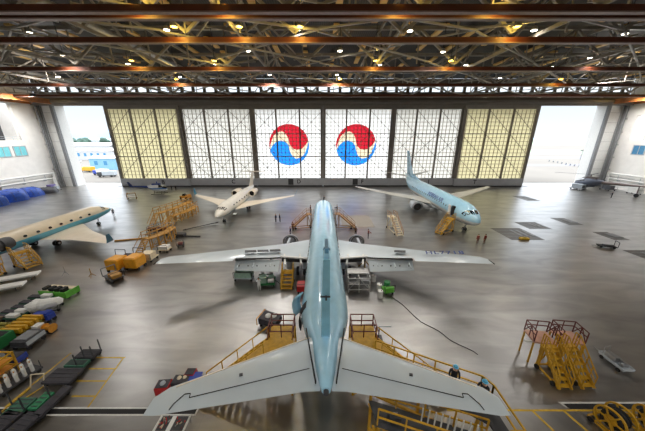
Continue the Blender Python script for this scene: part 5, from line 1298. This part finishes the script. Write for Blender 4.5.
# ================================================================== floor markings, pits
def floorrect(name, pts, m_, z=.012):
    m = MB(); m.prism(pts, 0.001, z); o = m.build(name, m_); o['kind'] = 'structure'; return o
def R4(x0, y0, x1, y1): return [(x0, y0), (x1, y0), (x1, y1), (x0, y1)]
floorrect('trim_trench_left', R4(-26, 11.3, -8.1, 11.62), M_black)
for nm, rct in (('a', R4(-26, 11.62, -8.0, 11.72)), ('b', R4(-26, 11.2, -8.0, 11.3)), ('c', R4(-8.1, 11.2, -8.0, 11.72))): floorrect('trim_trench_border', rct, M_lineW)
floorrect('trim_trench_right', R4(15.9, 11.62, 32, 11.95), M_black); floorrect('trim_trench_border', R4(15.7, 11.95, 32, 12.06), M_lineW); floorrect('trim_trench_border', [(15.7, 12.06), (15.62, 12.06), (15.9, 11.62), (16.0, 11.62)], M_lineW)
for rct in ([(8.0, 11.6), (32, 11.55), (32, 11.45), (8.0, 11.48)], [(13.4, 11.5), (13.55, 11.5), (14.0, 10.0), (13.85, 10.0)], [(15.4, 11.5), (15.55, 11.5), (16.0, 10.0), (15.85, 10.0)], [(22.0, 11.5), (22.15, 11.5), (22.4, 10), (22.25, 10)],
            R4(-18.0, 15.5, -15.7, 15.6), R4(-17.7, 14.5, -15.6, 14.6), R4(-17.7, 13.5, -15.5, 13.6), R4(-17.0, 12.4, -15.3, 12.5), [(-15.9, 15.6), (-15.8, 15.6), (-15.2, 11.7), (-15.3, 11.7)], [(-20.5, 16.0), (-20.4, 16.0), (-20.6, 11.7), (-20.7, 11.7)], R4(-20.6, 11.85, -19.0, 11.95)):
    floorrect('trim_floor_line', rct, M_lineY)
for a, b, w1 in (((490, 228), (545, 240), 5.2), ((514, 222), (552, 229), 4.2), ((550, 218), (582, 225), 3.2), ((512, 196), (537, 201), 4.0), ((592, 232), (626, 240), 3.0), ((622, 250), (660, 262), 4)):
    X0, Y0 = P(*a); X1, Y1 = P(*b); t = floorrect('trim_pit_cover', R4(X0, Y1, max(X1, X0 + w1*.9) if b[0] < 650 else X0 + 7, Y0), M_darkfl)
    m = MB(); W_ = max(X1, X0 + w1*.9)
    for k in range(1, 4): yy = Y1 + (Y0 - Y1)*k/4; m.box(X0 + .2, yy - .05, .012, W_ - .2, yy + .05, .03)
    for k in range(3): xx = X0 + (W_ - X0)*(.5 + k*.18); m.box(xx, Y1 + (Y0-Y1)*.3, .012, xx + .5, Y1 + (Y0-Y1)*.8, .05)
    m.build('cover_joint', M_grey, t)
t = floorrect('trim_pit_cover', R4(3.9, 45.4, 10.2, 53), mat('worn_pit_plate', (140, 134, 124), .5))
X, Y = P(524, 239.5); o = MB().box(-.7, -.35, 0, .7, .35, .35).build('wheel_chock', M_lineY, None, bevel=.05); o.location = (X, Y, .02); tag(o, 'yellow block lying on the dark pit cover right of the blue airliner', 'chock'); MB().tube((-.3,0,.35), (.3,0,.42), .04, 6).build('handle', M_dgrey, o)
cart('low_dolly', 'low black dolly on the open floor at the right, beside a pit cover', (44.9, 36.2, 0), radians(70), .9, 2.2, M_black, 'dolly', .35, [('load', M_dgrey, [('b', -.2, -.8, .35, .2, .5, .5)])])

# ================================================================== outdoors
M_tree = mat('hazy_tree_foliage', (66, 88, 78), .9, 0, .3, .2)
def hill(name, x0, x1, y, h, seed, m_, depth=60, n=40):
    random.seed(seed); m = MB(); rr = []
    hs = [h*(.55 + .25*sin(k*.35 + seed) + .2*sin(k*.9 + seed*2) + random.uniform(-.05, .05)) for k in range(n + 1)]
    for j in range(6):
        t = j/5; rr.append([(x0 + (x1-x0)*k/n, y + depth*t, -.4 + hs[k]*sin(pi*(.02 + .96*t)**1.0)) for k in range(n + 1)])
    m.loft(rr, cap=False, close=False); o = m.build(name, m_, None, True); o['kind'] = 'structure'; return o
hill('hill_far', -1500, -250, 1250, 60, 3, mat('haze_tinted_hill', (140, 158, 176), 1))  # distance haze is put into the pale blue hill colours
hill('hill_near', -1200, -190, 760, 24, 5, mat('haze_tinted_near_hill', (108, 130, 140), 1))
hill('hill_right', 300, 1900, 1400, 12, 7, mat('haze_tinted_hill', (140, 158, 176), 1))
struct('ground_field', MB().box(220, 520, -.3, 1900, 1380, -.0), mat('pale_airfield_grass', (124, 138, 118), .9, 0, .08, .01))
struct('ground_field', MB().box(120, 250, -.3, 1400, 330, -.0), mat('pale_airfield_grass', (124, 138, 118), .9, 0, .08, .01))
struct('ground_taxiway', MB().box(120, 150, -.3, 1200, 160, -.005), mat('grey_taxiway', (106, 105, 112), .8))
struct('ground_taxiway', MB().box(120, 200, -.3, 1200, 225, -.005), mat('grey_taxiway', (106, 105, 112), .8))
random.seed(21)
def tree(x, y, h, lb):
    r = thing('broadleaf_tree', lb, 'tree', (x, y, 0), 0, 'trees beyond the apron'); MB().tube((0,0,-.05), (0,0,h*.5), h*.04, 7).build('trunk', M_steelbrown, r)
    m = MB()
    for k in range(7):
        a = random.uniform(0, 6.3); rr = random.uniform(0, h*.25); R_ = h*random.uniform(.2, .32); cx, cy, cz = rr*cos(a), rr*sin(a), h*random.uniform(.45, .8)
        m.loft([[(cx + R_*sin(pi*j/5 + .01)*cos(2*pi*q/9)*random.uniform(.85, 1.15), cy + R_*sin(pi*j/5 + .01)*sin(2*pi*q/9), cz - R_*cos(pi*j/5)) for q in range(9)] for j in range(6)])
    m.build('crown', M_tree, r)
for k in range(16):
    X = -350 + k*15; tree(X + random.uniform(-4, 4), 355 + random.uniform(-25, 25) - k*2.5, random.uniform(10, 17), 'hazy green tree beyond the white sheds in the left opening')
def shed(lb, x, y, sx, sy, h, m_, rm):
    r = thing('building', lb, 'building', (x, y, 0), radians(random.uniform(-6, 6)))
    MB().box(-sx/2, -sy/2, -.02, sx/2, sy/2, h).build('wall', m_, r)
    m = MB(); m.loft([[(x_, -sy/2 - .5, h), (x_, 0, h + sy*.13), (x_, sy/2 + .5, h), (x_, 0, h - .01)] for x_ in (-sx/2 - .5, sx/2 + .5)]); m.build('roof', rm, r)
    k = -sx/2 + 2.5
    while k < sx/2 - 2: MB().box(k, -sy/2 - .06, h*.4, k + 1.8, -sy/2 + .02, h*.75).build('window', M_glass if m_ is M_white else mat('blue_glazing', (70, 130, 170), .2), r); k += 5
    return r
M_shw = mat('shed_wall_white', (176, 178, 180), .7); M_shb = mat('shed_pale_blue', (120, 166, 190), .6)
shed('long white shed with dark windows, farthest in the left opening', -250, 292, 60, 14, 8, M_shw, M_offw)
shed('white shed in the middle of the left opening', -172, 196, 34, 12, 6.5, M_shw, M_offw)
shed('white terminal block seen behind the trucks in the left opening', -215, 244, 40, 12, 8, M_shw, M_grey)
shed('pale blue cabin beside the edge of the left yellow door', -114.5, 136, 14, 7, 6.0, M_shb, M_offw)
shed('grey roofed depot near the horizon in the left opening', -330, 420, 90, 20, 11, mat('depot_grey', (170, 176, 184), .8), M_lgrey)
def truck(lb, x, y, c, rz, box=M_white):
    r = thing('truck', lb, 'truck', (x, y, 0), rz)
    MB().box(-1.1, -3.5, .8, 1.1, 1.2, 2.6).build('cargo_box', box, r, bevel=.05); MB().box(-1.05, 1.4, .5, 1.05, 3.2, 2.2).build('cab', c, r, bevel=.15); MB().box(-.95, 2.9, 1.4, .95, 3.25, 2.1).build('windscreen', M_glass, r)
    MB().box(-1.0, -3.4, .5, 1.0, 3.0, .8).build('chassis', M_dgrey, r)
    for a in (-1.05, 1.05):
        for b in (-2.3, 2.2): MB().wheel((a, b, .45), .45, .3).build('wheel', M_black, r, True)
    return r
o = truck('yellow truck outside beside the left door pier', -115.5, 124, mat('amber_paint', (226, 158, 34), .45), 1.35, M_yel)
truck('blue and white truck outside near the edge of the left yellow door', -100.5, 114, M_bluep, 1.4)
truck('dark cab truck parked outside in the left opening, nearest the door', -93.3, 108.5, M_dgrey, 1.7, M_lgrey)
truck('white truck outside in the middle of the left opening', -117, 142, M_white, 1.2)
truck('red cab truck outside before the white shed', -140, 168, M_red, 1.5)
for k in range(9):
    X, Y = (-110 - k*9.5, 150 + k*4.0 + (k % 3)*7 - (12 if k == 7 else 0)); r = thing('parked_car', ['white', 'blue', 'grey', 'white', 'dark', 'silver', 'white', 'blue', 'grey'][k] + ' car on the left apron, %s from the door pier' % ['first', 'second', 'third', 'fourth', 'fifth', 'sixth', 'seventh', 'eighth', 'ninth'][k], 'car', (X, Y, 0), 1.4)
    c = [M_white, M_bluep, M_grey, M_white, M_dgrey, M_steel, M_white, M_bluep, M_grey][k]
    m = MB(); m.loft([[(-.85, y, .35), (.85, y, .35), (.85, y, z), (-.85, y, z)] for y, z in ((-2.1, .85), (2.1, .75))]); m.build('body', c, r, bevel=.1)
    m = MB(); m.loft([[(-.75, -1.7, .8), (.75, -1.7, .8), (.75, 1.1, .8), (-.75, 1.1, .8)], [(-.62, -1.2, 1.4), (.62, -1.2, 1.4), (.62, .5, 1.4), (-.62, .5, 1.4)]]); m.build('cabin', M_glass, r)
    for a in (-.8, .8):
        for b in (-1.3, 1.3): MB().wheel((a, b, .32), .32, .2).build('wheel', M_black, r)
# distant bollards and mast on the right
for k in range(9):
    X, Y = P(549 + k*4.2, 161.5 + k*.8); o = MB().tube((0, 0, -.03), (0, 0, 1.2), .35, 8).build('barrier_post', M_grey, None); o.location = (X, Y, 0)
    tag(o, 'grey post far out on the right apron, %s' % (ORD[k] + ' of nine from the left'), 'post', 'posts on the right apron')
X, Y = P(580, 160); r = thing('light_mast', 'tall thin light mast far out on the right apron', 'mast', (X, Y, 0), 0); MB().tube((0,0,-.03), (0,0,7), .25, 8, .15).build('pole', M_grey, r); MB().box(-1.6, -.2, 6.6, 1.6, .2, 7.1).build('lamp_head', M_dgrey, r)
